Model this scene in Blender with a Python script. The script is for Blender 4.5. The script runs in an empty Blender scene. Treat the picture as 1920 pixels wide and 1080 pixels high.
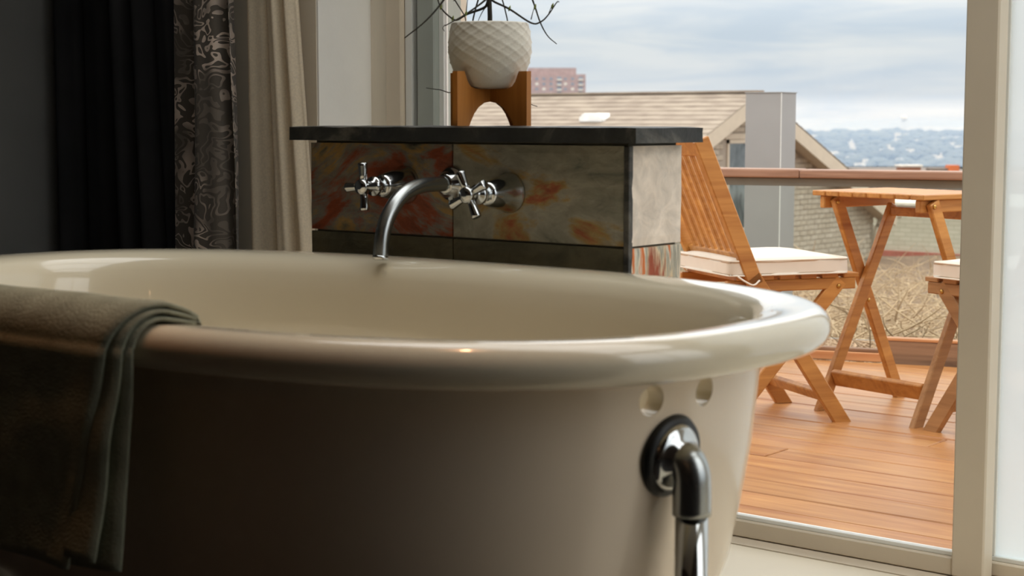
import bpy, bmesh, math, random
from mathutils import Vector, Matrix, noise as mnoise

R = math.radians
scene = bpy.context.scene
C = scene.collection
random.seed(7)

# ------------------------------------------------------------------ frame
# World X runs along the window wall, Y points out of doors, Z up, floor at 0.
YAW = R(39.2)
CAMZ = 0.81
FPX = 3075.0
HORIZON = 228.0
PITCH = math.atan((540 - HORIZON) / FPX)
DECK = -0.137


def G(lat, fwd):
    """ground point given metres to the right of / in front of the tripod"""
    return Vector((math.cos(YAW) * lat - math.sin(YAW) * fwd,
                   math.sin(YAW) * lat + math.cos(YAW) * fwd))


# ------------------------------------------------------------------ camera
cam_d = bpy.data.cameras.new('camera')
cam = bpy.data.objects.new('camera', cam_d)
C.objects.link(cam)
cam.location = (0, 0, CAMZ)
cam.rotation_euler = (math.pi / 2 - PITCH, 0, YAW)
cam_d.sensor_width = 36
cam_d.lens = FPX / 1920 * 36
cam_d.clip_start = 0.05
cam_d.clip_end = 30000
cam_d.dof.use_dof = True
cam_d.dof.focus_distance = 3.6
cam_d.dof.aperture_fstop = 8.5
scene.camera = cam

# ------------------------------------------------------------------ view + world
vs = scene.view_settings
vs.view_transform = 'Standard'
vs.look = 'None'
vs.gamma = 1
vs.use_curve_mapping = False
vs.exposure = 0.25

world = bpy.data.worlds.new('overcast_sky')
scene.world = world
world.use_nodes = True
wn, wl = world.node_tree.nodes, world.node_tree.links
wn.clear()


def wnode(t, **kw):
    n = wn.new(t)
    for k, v in kw.items():
        setattr(n, k, v)
    return n


def build_sky():
    out = wnode('ShaderNodeOutputWorld')
    bg = wnode('ShaderNodeBackground')
    tc = wnode('ShaderNodeTexCoord')
    sep = wnode('ShaderNodeSeparateXYZ')
    wl.new(tc.outputs['Generated'], sep.inputs[0])
    # overcast brightness: brighter towards the zenith
    ramp = wnode('ShaderNodeValToRGB')
    cr = ramp.color_ramp
    cr.elements[0].position = 0.0
    cr.elements[0].color = (0.84, 0.83, 0.81, 1)
    cr.elements[1].position = 1.0
    cr.elements[1].color = (2.5, 2.4, 2.25, 1)
    for p, c in ((0.008, (0.86, 0.85, 0.83)), (0.016, (0.64, 0.665, 0.68)), (0.05, (0.62, 0.66, 0.68)),
                 (0.12, (0.98, 0.99, 0.98)), (0.4, (1.95, 1.91, 1.83))):
        e = cr.elements.new(p)
        e.color = (*c, 1)
    # cloud layers, drawn out sideways
    mp = wnode('ShaderNodeMapping')
    mp.inputs['Scale'].default_value = (5, 5, 42)
    wl.new(tc.outputs['Generated'], mp.inputs[0])
    nz = wnode('ShaderNodeTexNoise')
    nz.inputs['Scale'].default_value = 1.5
    nz.inputs['Detail'].default_value = 5
    nz.inputs['Roughness'].default_value = 0.55
    nz.inputs['Distortion'].default_value = 0.5
    wl.new(mp.outputs[0], nz.inputs['Vector'])
    # wobble the elevation with the clouds so that the bright band is ragged
    sub = wnode('ShaderNodeMath', operation='MULTIPLY_ADD')
    sub.inputs[1].default_value = 0.012
    sub.inputs[2].default_value = -0.006
    wl.new(nz.outputs[0], sub.inputs[0])
    add = wnode('ShaderNodeMath', operation='ADD')
    wl.new(sep.outputs['Z'], add.inputs[0])
    wl.new(sub.outputs[0], add.inputs[1])
    wl.new(add.outputs[0], ramp.inputs[0])
    cl = wnode('ShaderNodeValToRGB')
    cl.color_ramp.elements[0].position = 0.36
    cl.color_ramp.elements[0].color = (0.82, 0.885, 0.965, 1)
    cl.color_ramp.elements[1].position = 0.62
    cl.color_ramp.elements[1].color = (1.05, 1.04, 1.03, 1)
    wl.new(nz.outputs[0], cl.inputs[0])
    mul = wnode('ShaderNodeMix', data_type='RGBA', blend_type='MULTIPLY')
    mul.inputs[0].default_value = 1.0
    wl.new(ramp.outputs[0], mul.inputs[6])
    wl.new(cl.outputs[0], mul.inputs[7])
    # below the horizon: dull land
    gt = wnode('ShaderNodeMath', operation='LESS_THAN')
    gt.inputs[1].default_value = -0.03
    wl.new(sep.outputs['Z'], gt.inputs[0])
    land = wnode('ShaderNodeMix', data_type='RGBA')
    wl.new(gt.outputs[0], land.inputs[0])
    wl.new(mul.outputs[2], land.inputs[6])
    land.inputs[7].default_value = (0.22, 0.20, 0.17, 1)
    wl.new(land.outputs[2], bg.inputs[0])
    bg.inputs[1].default_value = 1.0
    wl.new(bg.outputs[0], out.inputs[0])


build_sky()


# the room's own warm bulbs, on the wall behind the camera
def bulb(x, y, z, w, r=0.03, col=(1.0, 0.52, 0.24)):
    d = bpy.data.lights.new('wall_bulb', 'POINT')
    d.energy = w
    d.color = col
    d.shadow_soft_size = r
    o = bpy.data.objects.new('wall_bulb', d)
    o.location = (x, y, z)
    C.objects.link(o)


bulb(-0.45, -1.35, 1.75, 0.25)
bulb(0.05, -1.35, 1.75, 0.25)
bulb(0.55, -1.35, 1.75, 0.25)


# spots added under the ceiling to warm the near rim of the bath
for dx in (-1.75, -1.22):
    dl = bpy.data.lights.new('added_rim_spot', 'SPOT')
    dl.energy = 15
    dl.color = (1.0, 0.47, 0.23)
    dl.spot_size = R(30)
    dl.spot_blend = 0.5
    dl.shadow_soft_size = 0.035
    dlo = bpy.data.objects.new('added_rim_spot', dl)
    dlo.location = (dx, 1.03, 2.53)
    C.objects.link(dlo)


# ------------------------------------------------------------------ materials
def s2l(c):
    return tuple((x / 255 / 12.92) if x / 255 <= 0.04045 else ((x / 255 + 0.055) / 1.055) ** 2.4 for x in c)


class NT:
    def __init__(self, name):
        self.m = bpy.data.materials.new(name)
        self.m.use_nodes = True
        self.t = self.m.node_tree
        self.t.nodes.clear()
        self.out = self.n('ShaderNodeOutputMaterial')

    def n(self, t, **kw):
        n = self.t.nodes.new(t)
        for k, v in kw.items():
            setattr(n, k, v)
        return n

    def l(self, a, b):
        self.t.links.new(a, b)

    def bsdf(self, rough=0.5, metal=0.0, spec=0.5, coat=0.0):
        b = self.n('ShaderNodeBsdfPrincipled')
        b.inputs['Roughness'].default_value = rough
        b.inputs['Metallic'].default_value = metal
        b.inputs['Specular IOR Level'].default_value = spec
        b.inputs['Coat Weight'].default_value = coat
        b.inputs['Coat Roughness'].default_value = 0.05
        self.l(b.outputs[0], self.out.inputs[0])
        self.b = b
        return b

    def coords(self, scale=(1, 1, 1), rand=False, rot=(0, 0, 0)):
        tc = self.n('ShaderNodeTexCoord')
        mp = self.n('ShaderNodeMapping')
        mp.inputs['Scale'].default_value = scale
        mp.inputs['Rotation'].default_value = rot
        src = tc.outputs['Object']
        if rand:
            oi = self.n('ShaderNodeObjectInfo')
            mu = self.n('ShaderNodeMath', operation='MULTIPLY')
            mu.inputs[1].default_value = 37.0
            self.l(oi.outputs['Random'], mu.inputs[0])
            va = self.n('ShaderNodeVectorMath', operation='ADD')
            self.l(src, va.inputs[0])
            self.l(mu.outputs[0], va.inputs[1])
            src = va.outputs[0]
        self.l(src, mp.inputs[0])
        return mp.outputs[0]

    def noise(self, vec, scale=5, detail=4, rough=0.5, dist=0.0):
        nz = self.n('ShaderNodeTexNoise')
        nz.inputs['Scale'].default_value = scale
        nz.inputs['Detail'].default_value = detail
        nz.inputs['Roughness'].default_value = rough
        nz.inputs['Distortion'].default_value = dist
        self.l(vec, nz.inputs['Vector'])
        return nz.outputs[0]

    def ramp(self, fac, stops):
        r = self.n('ShaderNodeValToRGB')
        cr = r.color_ramp
        cr.elements[0].position, cr.elements[0].color = stops[0][0], (*stops[0][1], 1)
        cr.elements[1].position, cr.elements[1].color = stops[-1][0], (*stops[-1][1], 1)
        for p, c in stops[1:-1]:
            e = cr.elements.new(p)
            e.color = (*c, 1)
        self.l(fac, r.inputs[0])
        return r.outputs[0]

    def mix(self, fac, a, b, mode='MIX'):
        m = self.n('ShaderNodeMix', data_type='RGBA', blend_type=mode)
        if isinstance(fac, (int, float)):
            m.inputs[0].default_value = fac
        else:
            self.l(fac, m.inputs[0])
        for i, x in ((6, a), (7, b)):
            if isinstance(x, tuple):
                m.inputs[i].default_value = (*x, 1)
            else:
                self.l(x, m.inputs[i])
        return m.outputs[2]

    def bump(self, h, strength=0.3, dist=0.01):
        b = self.n('ShaderNodeBump')
        b.inputs['Strength'].default_value = strength
        b.inputs['Distance'].default_value = dist
        self.l(h, b.inputs['Height'])
        self.l(b.outputs[0], self.b.inputs['Normal'])


def plain(name, rgb, rough=0.5, metal=0.0, var=0.12, scale=8, bump=0.0, bscale=60, spec=0.5, coat=0.0, bdist=0.003):
    """one colour with a little mottling"""
    t = NT(name)
    b = t.bsdf(rough, metal, spec, coat)
    c = s2l(rgb)
    v = t.coords()
    n = t.noise(v, scale, 4)
    lo = tuple(x * (1 - var) for x in c)
    hi = tuple(min(1, x * (1 + var)) for x in c)
    t.l(t.ramp(n, ((0.3, lo), (0.7, hi))), b.inputs['Base Color'])
    if bump:
        t.bump(t.noise(v, bscale, 3), bump, bdist)
    return t.m


def wood(name, dark, light, rough=0.45, axis=0, grain=26, spread=0.25, knots=True):
    t = NT(name)
    b = t.bsdf(rough, 0, 0.4)
    sc = [grain, grain, grain]
    sc[axis] = 1.6
    v = t.coords(tuple(sc), rand=True)
    n1 = t.noise(v, 1.0, 5, 0.6, 1.2)
    col = t.ramp(n1, ((0.28, s2l(dark)), (0.72, s2l(light))))
    v2 = t.coords((2.2, 2.2, 2.2), rand=True)
    n2 = t.noise(v2, 1.5, 2)
    col = t.mix(0.35, col, t.ramp(n2, ((0.3, (0.55, 0.5, 0.45)), (0.7, (1.0, 1.0, 1.0)))), 'MULTIPLY')
    oi = t.n('ShaderNodeObjectInfo')
    col = t.mix(1.0, col, t.ramp(oi.outputs['Random'], ((0.0, (1 - spread,) * 3), (1.0, (1, 1, 1)))), 'MULTIPLY')
    t.l(col, b.inputs['Base Color'])
    t.bump(n1, 0.15, 0.003)
    return t.m


def slate(name, stops, scale=5.0, rough=0.45, stretch=(1, 1, 1), dist=1.5, bump=0.35, seed=0.0):
    t = NT(name)
    b = t.bsdf(rough, 0, 0.4)
    v = t.coords(stretch, rand=False)
    va = t.n('ShaderNodeVectorMath', operation='ADD')
    t.l(v, va.inputs[0])
    va.inputs[1].default_value = (seed, seed * 0.7, seed * 1.3)
    v = va.outputs[0]
    n1 = t.noise(v, scale, 7, 0.62, dist)
    col = t.ramp(n1, stops)
    n2 = t.noise(v, scale * 6, 5, 0.65, 0.8)
    col = t.mix(0.55, col, t.ramp(n2, ((0.3, (0.55, 0.55, 0.53)), (0.7, (1.25, 1.25, 1.22)))), 'MULTIPLY')
    t.l(col, b.inputs['Base Color'])
    t.bump(n2, bump, 0.006)
    return t.m


def glass(name, tint=(0.97, 0.985, 0.975), gloss=0.06, rough=0.0):
    t = NT(name)
    tr = t.n('ShaderNodeBsdfTransparent')
    tr.inputs[0].default_value = (*tint, 1)
    gl = t.n('ShaderNodeBsdfGlossy')
    gl.inputs['Roughness'].default_value = rough
    lw = t.n('ShaderNodeFresnel')
    lw.inputs['IOR'].default_value = 1.25
    mx = t.n('ShaderNodeMixShader')
    t.l(lw.outputs[0], mx.inputs[0])
    t.l(tr.outputs[0], mx.inputs[1])
    t.l(gl.outputs[0], mx.inputs[2])
    t.l(mx.outputs[0], t.out.inputs[0])
    return t.m


def cloth_translucent(name, rgb, trans=0.5):
    t = NT(name)
    c = s2l(rgb)
    d = t.n('ShaderNodeBsdfDiffuse')
    tl = t.n('ShaderNodeBsdfTranslucent')
    v = t.coords((1, 1, 1))
    n = t.noise(v, 220, 2)
    col = t.ramp(n, ((0.35, tuple(x * 0.9 for x in c)), (0.65, c)))
    t.l(col, d.inputs[0])
    t.l(col, tl.inputs[0])
    mx = t.n('ShaderNodeMixShader')
    mx.inputs[0].default_value = trans
    t.l(d.outputs[0], mx.inputs[1])
    t.l(tl.outputs[0], mx.inputs[2])
    t.l(mx.outputs[0], t.out.inputs[0])
    return t.m


def brocade(name):
    """dark velvet with a paler raised scroll weave"""
    t = NT(name)
    b = t.bsdf(0.45, 0, 0.35)
    v = t.coords((1, 0.5, 1))
    nz = t.noise(v, 24, 1.0, 0.4, 0.9)
    ml = t.n('ShaderNodeMath', operation='MULTIPLY')
    ml.inputs[1].default_value = 34.0
    t.l(nz, ml.inputs[0])
    sn = t.n('ShaderNodeMath', operation='SINE')
    t.l(ml.outputs[0], sn.inputs[0])
    fac = t.ramp(sn.outputs[0], ((0.30, (0, 0, 0)), (0.48, (1, 1, 1))))
    n2 = t.noise(v, 9, 2)
    patch = t.ramp(n2, ((0.44, (0.12, 0.12, 0.12)), (0.60, (1, 1, 1))))
    fac = t.mix(1.0, fac, patch, 'MULTIPLY')
    col = t.mix(fac, s2l((82, 75, 67)), s2l((200, 182, 168)))
    t.l(col, b.inputs['Base Color'])
    b.inputs['Sheen Weight'].default_value = 0.15
    rr = t.ramp(fac, ((0.0, (0.7, 0.7, 0.7)), (1.0, (0.35, 0.35, 0.35))))
    t.l(rr, b.inputs['Roughness'])
    t.bump(fac, 0.3, 0.002)
    return t.m


M = {}
M['wall_tan'] = plain('wall_tan_paint', (222, 212, 194), 0.7, var=0.03, bump=0.05, bscale=180)
M['wall_white'] = plain('wall_white_paint', (246, 245, 240), 0.7, var=0.03, bump=0.05, bscale=180)
M['wall_dark'] = plain('charcoal_wall_paint', (92, 92, 90), 0.75, var=0.06, bump=0.08, bscale=160)
M['ceiling'] = plain('ceiling_paint', (226, 220, 208), 0.8, var=0.03)
M['back_wall'] = plain('brown_wall_paint', (64, 50, 40), 0.75, var=0.06)
M['frame_tan'] = plain('tan_vinyl', (216, 202, 180), 0.45, var=0.03)
M['frame_white'] = plain('white_vinyl', (236, 236, 230), 0.35, var=0.02)
M['frame_grey'] = plain('grey_green_vinyl', (170, 176, 168), 0.45, var=0.04)
M['gasket'] = plain('dark_gasket', (42, 44, 42), 0.6)
M['pane'] = glass('window_glass', (0.995, 0.998, 0.996))
M['rail_glass'] = glass('balustrade_glass', (0.94, 0.965, 0.945))
M['enamel'] = plain('cream_enamel', (226, 214, 188), 0.2, var=0.015, scale=3, spec=0.5, coat=1.0)
M['enamel_out'] = plain('cream_tub_paint', (232, 214, 190), 0.25, var=0.02, scale=3, spec=0.45, coat=0.35)
M['chrome'] = plain('chrome', (200, 203, 204), 0.10, 1.0, var=0.04)
M['chrome_brushed'] = plain('brushed_nickel', (176, 180, 180), 0.26, 1.0, var=0.06)
M['black_gloss'] = plain('black_metal', (22, 23, 23), 0.25, 0.3)
M['rubber'] = plain('black_rubber', (14, 15, 15), 0.45)
M['iron'] = plain('cast_iron', (40, 38, 36), 0.5, 0.4)
M['towel'] = plain('olive_grey_terry', (142, 143, 124), 0.95, var=0.14, scale=40, bump=0.5, bscale=320, spec=0.1)
M['brocade'] = brocade('dark_brocade')
M['velvet'] = plain('dark_curtain_lining', (34, 34, 35), 0.85, var=0.2, spec=0.15)
M['sheer'] = cloth_translucent('sheer_linen', (246, 234, 212), 0.35)
M['slab'] = slate('black_slate', ((0.35, s2l((32, 34, 35))), (0.55, s2l((50, 51, 50))), (0.70, s2l((116, 112, 104)))), 4, 0.5)
M['slate_a'] = slate('rusty_slate', ((0.34, s2l((36, 40, 42))), (0.40, s2l((120, 112, 92))), (0.45, s2l((172, 136, 78))),
                                     (0.50, s2l((128, 126, 116))), (0.56, s2l((150, 74, 44))), (0.66, s2l((104, 52, 34)))), 3.8, 0.42, (1.0, 1, 1.7), 1.2, seed=3.1)
M['slate_b'] = slate('grey_green_slate', ((0.34, s2l((72, 74, 68))), (0.42, s2l((136, 134, 120))), (0.54, s2l((162, 156, 140))),
                                          (0.59, s2l((166, 138, 84))), (0.64, s2l((164, 92, 58))), (0.72, s2l((120, 60, 38)))), 3.8, 0.42, (1.0, 1, 1.6), 1.0, seed=9.4)
M['slate_c'] = slate('olive_slate', ((0.3, s2l((60, 58, 46))), (0.5, s2l((96, 90, 70))), (0.7, s2l((118, 106, 78)))), 4, 0.45, (1, 1, 1.6), 1.0, seed=5.5)
M['slate_daylit'] = slate('daylit_slate', ((0.3, s2l((232, 216, 200))), (0.5, s2l((242, 228, 214))), (0.7, s2l((248, 238, 226)))), 4, 0.55, (1, 1, 1), 1.0, 0.2, seed=1.7)  # beige-grey side tiles, whitened as if by the daylight on them
M['slate_stripe'] = slate('striped_slate', ((0.43, s2l((222, 122, 60))), (0.47, s2l((232, 220, 198))), (0.505, s2l((164, 162, 150))),
                                            (0.54, s2l((226, 206, 172))), (0.60, s2l((168, 78, 46)))), 5, 0.5, (1, 4.2, 0.5), 0.4, 0.2, seed=2.2)
M['grout'] = plain('grey_grout', (104, 100, 88), 0.9, var=0.1, scale=50)
M['ceramic'] = plain('white_stoneware', (222, 216, 202), 0.6, var=0.04, scale=30, bump=0.1, bscale=240)
M['bamboo'] = wood('honey_plywood', (164, 98, 36), (204, 136, 62), 0.4, axis=2, grain=30, spread=0.05)
M['soil'] = plain('potting_soil', (60, 48, 38), 0.95, var=0.3, scale=90, bump=0.6, bscale=140)
M['twig'] = plain('dark_twig', (52, 48, 38), 0.75, var=0.3, scale=50)
M['bud'] = plain('green_bud', (128, 140, 70), 0.6)
M['floor'] = plain('pale_stone_floor', (226, 214, 190), 0.5, var=0.08, scale=3)
M['floor_dark'] = plain('dark_floor_tile', (34, 30, 27), 0.5, var=0.12, scale=4)
M['deck'] = wood('oiled_deck_board', (170, 106, 58), (214, 158, 98), 0.38, axis=0, grain=22, spread=0.22)
M['deck_old'] = wood('weathered_board', (120, 88, 66), (176, 136, 104), 0.6, axis=0, grain=26, spread=0.15)
M['kerb'] = wood('deck_kerb_board', (184, 118, 74), (222, 164, 112), 0.5, axis=0, grain=26, spread=0.1)
M['railwood'] = wood('red_cedar_rail', (138, 102, 82), (178, 140, 116), 0.5, axis=0, grain=40, spread=0.05)
M['acacia'] = wood('acacia_wood', (168, 106, 48), (216, 156, 84), 0.42, axis=0, grain=24, spread=0.12)
M['acacia_grey'] = wood('faded_acacia_wood', (150, 106, 66), (198, 150, 100), 0.5, axis=0, grain=24, spread=0.1)
M['cushion'] = plain('cream_canvas', (228, 218, 204), 0.9, var=0.03, scale=30, bump=0.15, bscale=500, spec=0.1)
M['brass'] = plain('brass_bolt', (190, 150, 84), 0.3, 1.0)
M['steel'] = plain('galvanised_steel', (164, 162, 160), 0.5, 0.45, var=0.08, scale=2.5)
M['rail_steel'] = plain('rail_steel', (128, 128, 120), 0.5, 0.5, var=0.08)
M['brick'] = None
M['mortar'] = plain('painted_mortar', (160, 148, 134), 0.9, var=0.06)
M['fascia'] = plain('cream_fascia_paint', (196, 182, 162), 0.6, var=0.05)
M['shingle'] = None
M['dry_vine'] = plain('dry_vine', (190, 164, 134), 0.85, var=0.28, scale=3)
M['dry_ground'] = plain('dry_litter', (122, 98, 78), 0.95, var=0.35, scale=9, bump=0.6, bscale=25, bdist=0.03)
M['red_trim'] = plain('faded_red_trim', (168, 98, 84), 0.7, var=0.1)
M['hazed_brick'] = plain('haze_paled_brick', (176, 150, 146), 0.85, var=0.12, scale=0.3)  # tower brick, with the distance haze mixed into its colour
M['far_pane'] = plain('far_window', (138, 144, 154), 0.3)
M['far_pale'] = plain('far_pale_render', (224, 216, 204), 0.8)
M['far_roof'] = plain('far_dark_roof', (120, 108, 98), 0.85)
M['orange_brick'] = plain('orange_brick', (206, 112, 66), 0.85, var=0.1, scale=2)
M['brown_brick'] = plain('brown_brick', (156, 108, 84), 0.85, var=0.12, scale=2)
M['hill'] = plain('winter_hillside', (92, 98, 96), 0.95, var=0.3, scale=0.004)
M['white_plastic'] = plain('white_plastic', (240, 240, 238), 0.4)


def brickmat():
    t = NT('painted_brick')
    b = t.bsdf(0.8, 0, 0.3)
    v = t.coords((1, 1, 1), rand=True)
    n = t.noise(v, 14, 4)
    col = t.ramp(n, ((0.3, s2l((176, 164, 148))), (0.7, s2l((200, 189, 173)))))
    oi = t.n('ShaderNodeObjectInfo')
    col = t.mix(1.0, col, t.ramp(oi.outputs['Random'], ((0.0, (0.86, 0.84, 0.8)), (1.0, (1, 1, 1)))), 'MULTIPLY')
    t.l(col, b.inputs['Base Color'])
    return t.m


M['brick'] = brickmat()


def brickwall_mat():
    t = NT('far_painted_brickwork')
    b = t.bsdf(0.85, 0, 0.3)
    tc = t.n('ShaderNodeTexCoord')
    sp = t.n('ShaderNodeSeparateXYZ')
    cb = t.n('ShaderNodeCombineXYZ')
    t.l(tc.outputs['Object'], sp.inputs[0])
    t.l(sp.outputs['X'], cb.inputs['X'])
    t.l(sp.outputs['Z'], cb.inputs['Y'])
    br = t.n('ShaderNodeTexBrick')
    br.inputs['Scale'].default_value = 1.0
    br.inputs['Brick Width'].default_value = 0.22
    br.inputs['Row Height'].default_value = 0.075
    br.inputs['Mortar Size'].default_value = 0.006
    br.inputs['Color1'].default_value = (*s2l((200, 194, 176)), 1)
    br.inputs['Color2'].default_value = (*s2l((190, 184, 166)), 1)
    br.inputs['Mortar'].default_value = (*s2l((172, 166, 148)), 1)
    t.l(cb.outputs[0], br.inputs['Vector'])
    t.l(br.outputs['Color'], b.inputs['Base Color'])
    return t.m


M['far_wall'] = brickwall_mat()


def shinglemat():
    t = NT('tan_asphalt_shingle')
    b = t.bsdf(0.9, 0, 0.2)
    v = t.coords((3.2, 8, 8))
    n = t.noise(v, 1.0, 2, 0.4)
    v2 = t.coords((1, 1, 1))
    n2 = t.noise(v2, 60, 2)
    col = t.ramp(n, ((0.35, s2l((150, 136, 122))), (0.65, s2l((170, 156, 140)))))
    col = t.mix(0.4, col, t.ramp(n2, ((0.3, (0.7, 0.7, 0.7)), (0.7, (1, 1, 1)))), 'MULTIPLY')
    t.l(col, b.inputs['Base Color'])
    return t.m


M['shingle'] = shinglemat()


def frosted():
    t = NT('frosted_glass')
    tl = t.n('ShaderNodeBsdfTranslucent')
    tl.inputs[0].default_value = (0.80, 0.86, 0.88, 1)
    df = t.n('ShaderNodeBsdfDiffuse')
    df.inputs[0].default_value = (0.9, 0.9, 0.9, 1)
    tr = t.n('ShaderNodeBsdfTransparent')
    tr.inputs[0].default_value = (0.85, 0.9, 0.92, 1)
    mx = t.n('ShaderNodeMixShader')
    mx.inputs[0].default_value = 0.12
    t.l(tl.outputs[0], mx.inputs[1])
    t.l(df.outputs[0], mx.inputs[2])
    m2 = t.n('ShaderNodeMixShader')
    m2.inputs[0].default_value = 0.3
    t.l(mx.outputs[0], m2.inputs[1])
    t.l(tr.outputs[0], m2.inputs[2])
    t.l(m2.outputs[0], t.out.inputs[0])
    return t.m


M['frosted'] = frosted()


# ------------------------------------------------------------------ builders
def link(name, me, mat, parent=None, smooth=False):
    o = bpy.data.objects.new(name, me)
    C.objects.link(o)
    if mat is not None and len(me.materials) == 0:
        me.materials.append(mat)
    if parent is not None:
        o.parent = parent
    if smooth:
        me.polygons.foreach_set('use_smooth', [True] * len(me.polygons))
        me.update()
    return o


def obj(name, bm, mat, parent=None, smooth=False, loc=None, rotz=0.0):
    bmesh.ops.recalc_face_normals(bm, faces=bm.faces)
    me = bpy.data.meshes.new(name)
    bm.to_mesh(me)
    bm.free()
    o = link(name, me, mat, parent, smooth)
    if loc is not None:
        o.location = loc
    o.rotation_euler[2] = rotz
    return o


def tag(o, label=None, cat=None, group=None, kind=None):
    if label:
        o['label'] = label
    if cat:
        o['category'] = cat
    if group:
        o['group'] = group
    if kind:
        o['kind'] = kind
    return o


def empty(name, loc=(0, 0, 0), rotz=0.0, label=None, cat=None, group=None, kind=None):
    o = bpy.data.objects.new(name, None)
    o.empty_display_size = 0.1
    C.objects.link(o)
    o.location = loc
    o.rotation_euler[2] = rotz
    return tag(o, label, cat, group, kind)


def box(bm, x0, x1, y0, y1, z0, z1, bev=0.0, seg=1):
    vs_ = [bm.verts.new(p) for p in ((x0, y0, z0), (x1, y0, z0), (x1, y1, z0), (x0, y1, z0),
                                     (x0, y0, z1), (x1, y0, z1), (x1, y1, z1), (x0, y1, z1))]
    fs = [bm.faces.new([vs_[i] for i in f]) for f in ((0, 3, 2, 1), (4, 5, 6, 7), (0, 1, 5, 4), (1, 2, 6, 5), (2, 3, 7, 6), (3, 0, 4, 7))]
    if bev:
        es = set(e for f in fs for e in f.edges)
        bmesh.ops.bevel(bm, geom=list(es), offset=bev, segments=seg, affect='EDGES', profile=0.5)
    return bm


def nbox(*a, **k):
    return box(bmesh.new(), *a, **k)


def bar(bm, p0, p1, w, t, side, bev=0.003):
    """rectangular bar p0->p1; thickness t along side, width w across it"""
    p0, p1, side = Vector(p0), Vector(p1), Vector(side).normalized()
    d = (p1 - p0)
    L = d.length
    d.normalize()
    side = (side - d * side.dot(d)).normalized()
    up = side.cross(d)
    b2 = nbox(0, L, -t / 2, t / 2, -w / 2, w / 2, bev=bev)
    m = Matrix((d, side, up)).transposed().to_4x4()
    m.translation = p0
    bmesh.ops.transform(b2, matrix=m, verts=b2.verts)
    me = bpy.data.meshes.new('tmp')
    b2.to_mesh(me)
    b2.free()
    bm.from_mesh(me)
    bpy.data.meshes.remove(me)
    return bm


def cut_below(bm, z):
    bmesh.ops.bisect_plane(bm, geom=bm.verts[:] + bm.edges[:] + bm.faces[:], plane_co=(0, 0, z), plane_no=(0, 0, -1), clear_outer=True)
    es = [e for e in bm.edges if len(e.link_faces) == 1]
    if es:
        bmesh.ops.holes_fill(bm, edges=es, sides=0)
    return bm


def tube(bm, pts, rad, sides=10, cap=True):
    """tube through pts with one radius or one per point"""
    pts = [Vector(p) for p in pts]
    n = len(pts)
    rr = rad if isinstance(rad, (list, tuple)) else [rad] * n
    rings = []
    prev = None
    for i, p in enumerate(pts):
        d = (pts[min(i + 1, n - 1)] - pts[max(i - 1, 0)]).normalized()
        if prev is None:
            a = Vector((0, 0, 1)) if abs(d.z) < 0.9 else Vector((1, 0, 0))
            prev = (a - d * a.dot(d)).normalized()
        else:
            prev = (prev - d * prev.dot(d)).normalized()
        q = d.cross(prev)
        rings.append([bm.verts.new(p + (prev * math.cos(k * 2 * math.pi / sides) + q * math.sin(k * 2 * math.pi / sides)) * rr[i]) for k in range(sides)])
    for a, b in zip(rings, rings[1:]):
        for k in range(sides):
            bm.faces.new((a[k], a[(k + 1) % sides], b[(k + 1) % sides], b[k]))
    if cap:
        bm.faces.new(list(reversed(rings[0])))
        bm.faces.new(rings[-1])
    return bm


def catmull(pts, k=6):
    pts = [Vector(p) for p in pts]
    if len(pts) < 3:
        return pts
    out = []
    P = [pts[0] * 2 - pts[1]] + pts + [pts[-1] * 2 - pts[-2]]
    for i in range(1, len(P) - 2):
        for j in range(k):
            t = j / k
            a, b, c, d = P[i - 1], P[i], P[i + 1], P[i + 2]
            out.append(0.5 * ((2 * b) + (c - a) * t + (2 * a - 5 * b + 4 * c - d) * t * t + (3 * b - a - 3 * c + d) * t ** 3))
    out.append(pts[-1])
    return out


def lathe(bm, prof, sides=48, axis=None, origin=(0, 0, 0), cap=True):
    """prof: list of (r, h); axis: unit vector of h"""
    ax = Vector(axis or (0, 0, 1)).normalized()
    a = Vector((1, 0, 0)) if abs(ax.x) < 0.9 else Vector((0, 1, 0))
    e1 = (a - ax * a.dot(ax)).normalized()
    e2 = ax.cross(e1)
    o = Vector(origin)
    rings = []
    for r, h in prof:
        rings.append([bm.verts.new(o + ax * h + (e1 * math.cos(2 * math.pi * k / sides) + e2 * math.sin(2 * math.pi * k / sides)) * r) for k in range(sides)])
    for p, q in zip(rings, rings[1:]):
        for k in range(sides):
            bm.faces.new((p[k], p[(k + 1) % sides], q[(k + 1) % sides], q[k]))
    if cap:
        bm.faces.new(list(reversed(rings[0])))
        bm.faces.new(rings[-1])
    return bm


def prism(bm, poly, y0, y1):
    """poly in (x, z), extruded along y"""
    a = [bm.verts.new((x, y0, z)) for x, z in poly]
    b = [bm.verts.new((x, y1, z)) for x, z in poly]
    n = len(poly)
    bm.faces.new(a)
    bm.faces.new(list(reversed(b)))
    for i in range(n):
        bm.faces.new((a[i], b[i], b[(i + 1) % n], a[(i + 1) % n]))
    return bm


# ================================================================== THE ROOM
VW = 2.70          # inner face of the window wall
JOG = -2.62        # the side return at the left of the window
VC = 2.535         # wall face behind the curtains
CEIL = 2.55
XR, YB, XL = 0.72, -1.7, -3.435

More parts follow.
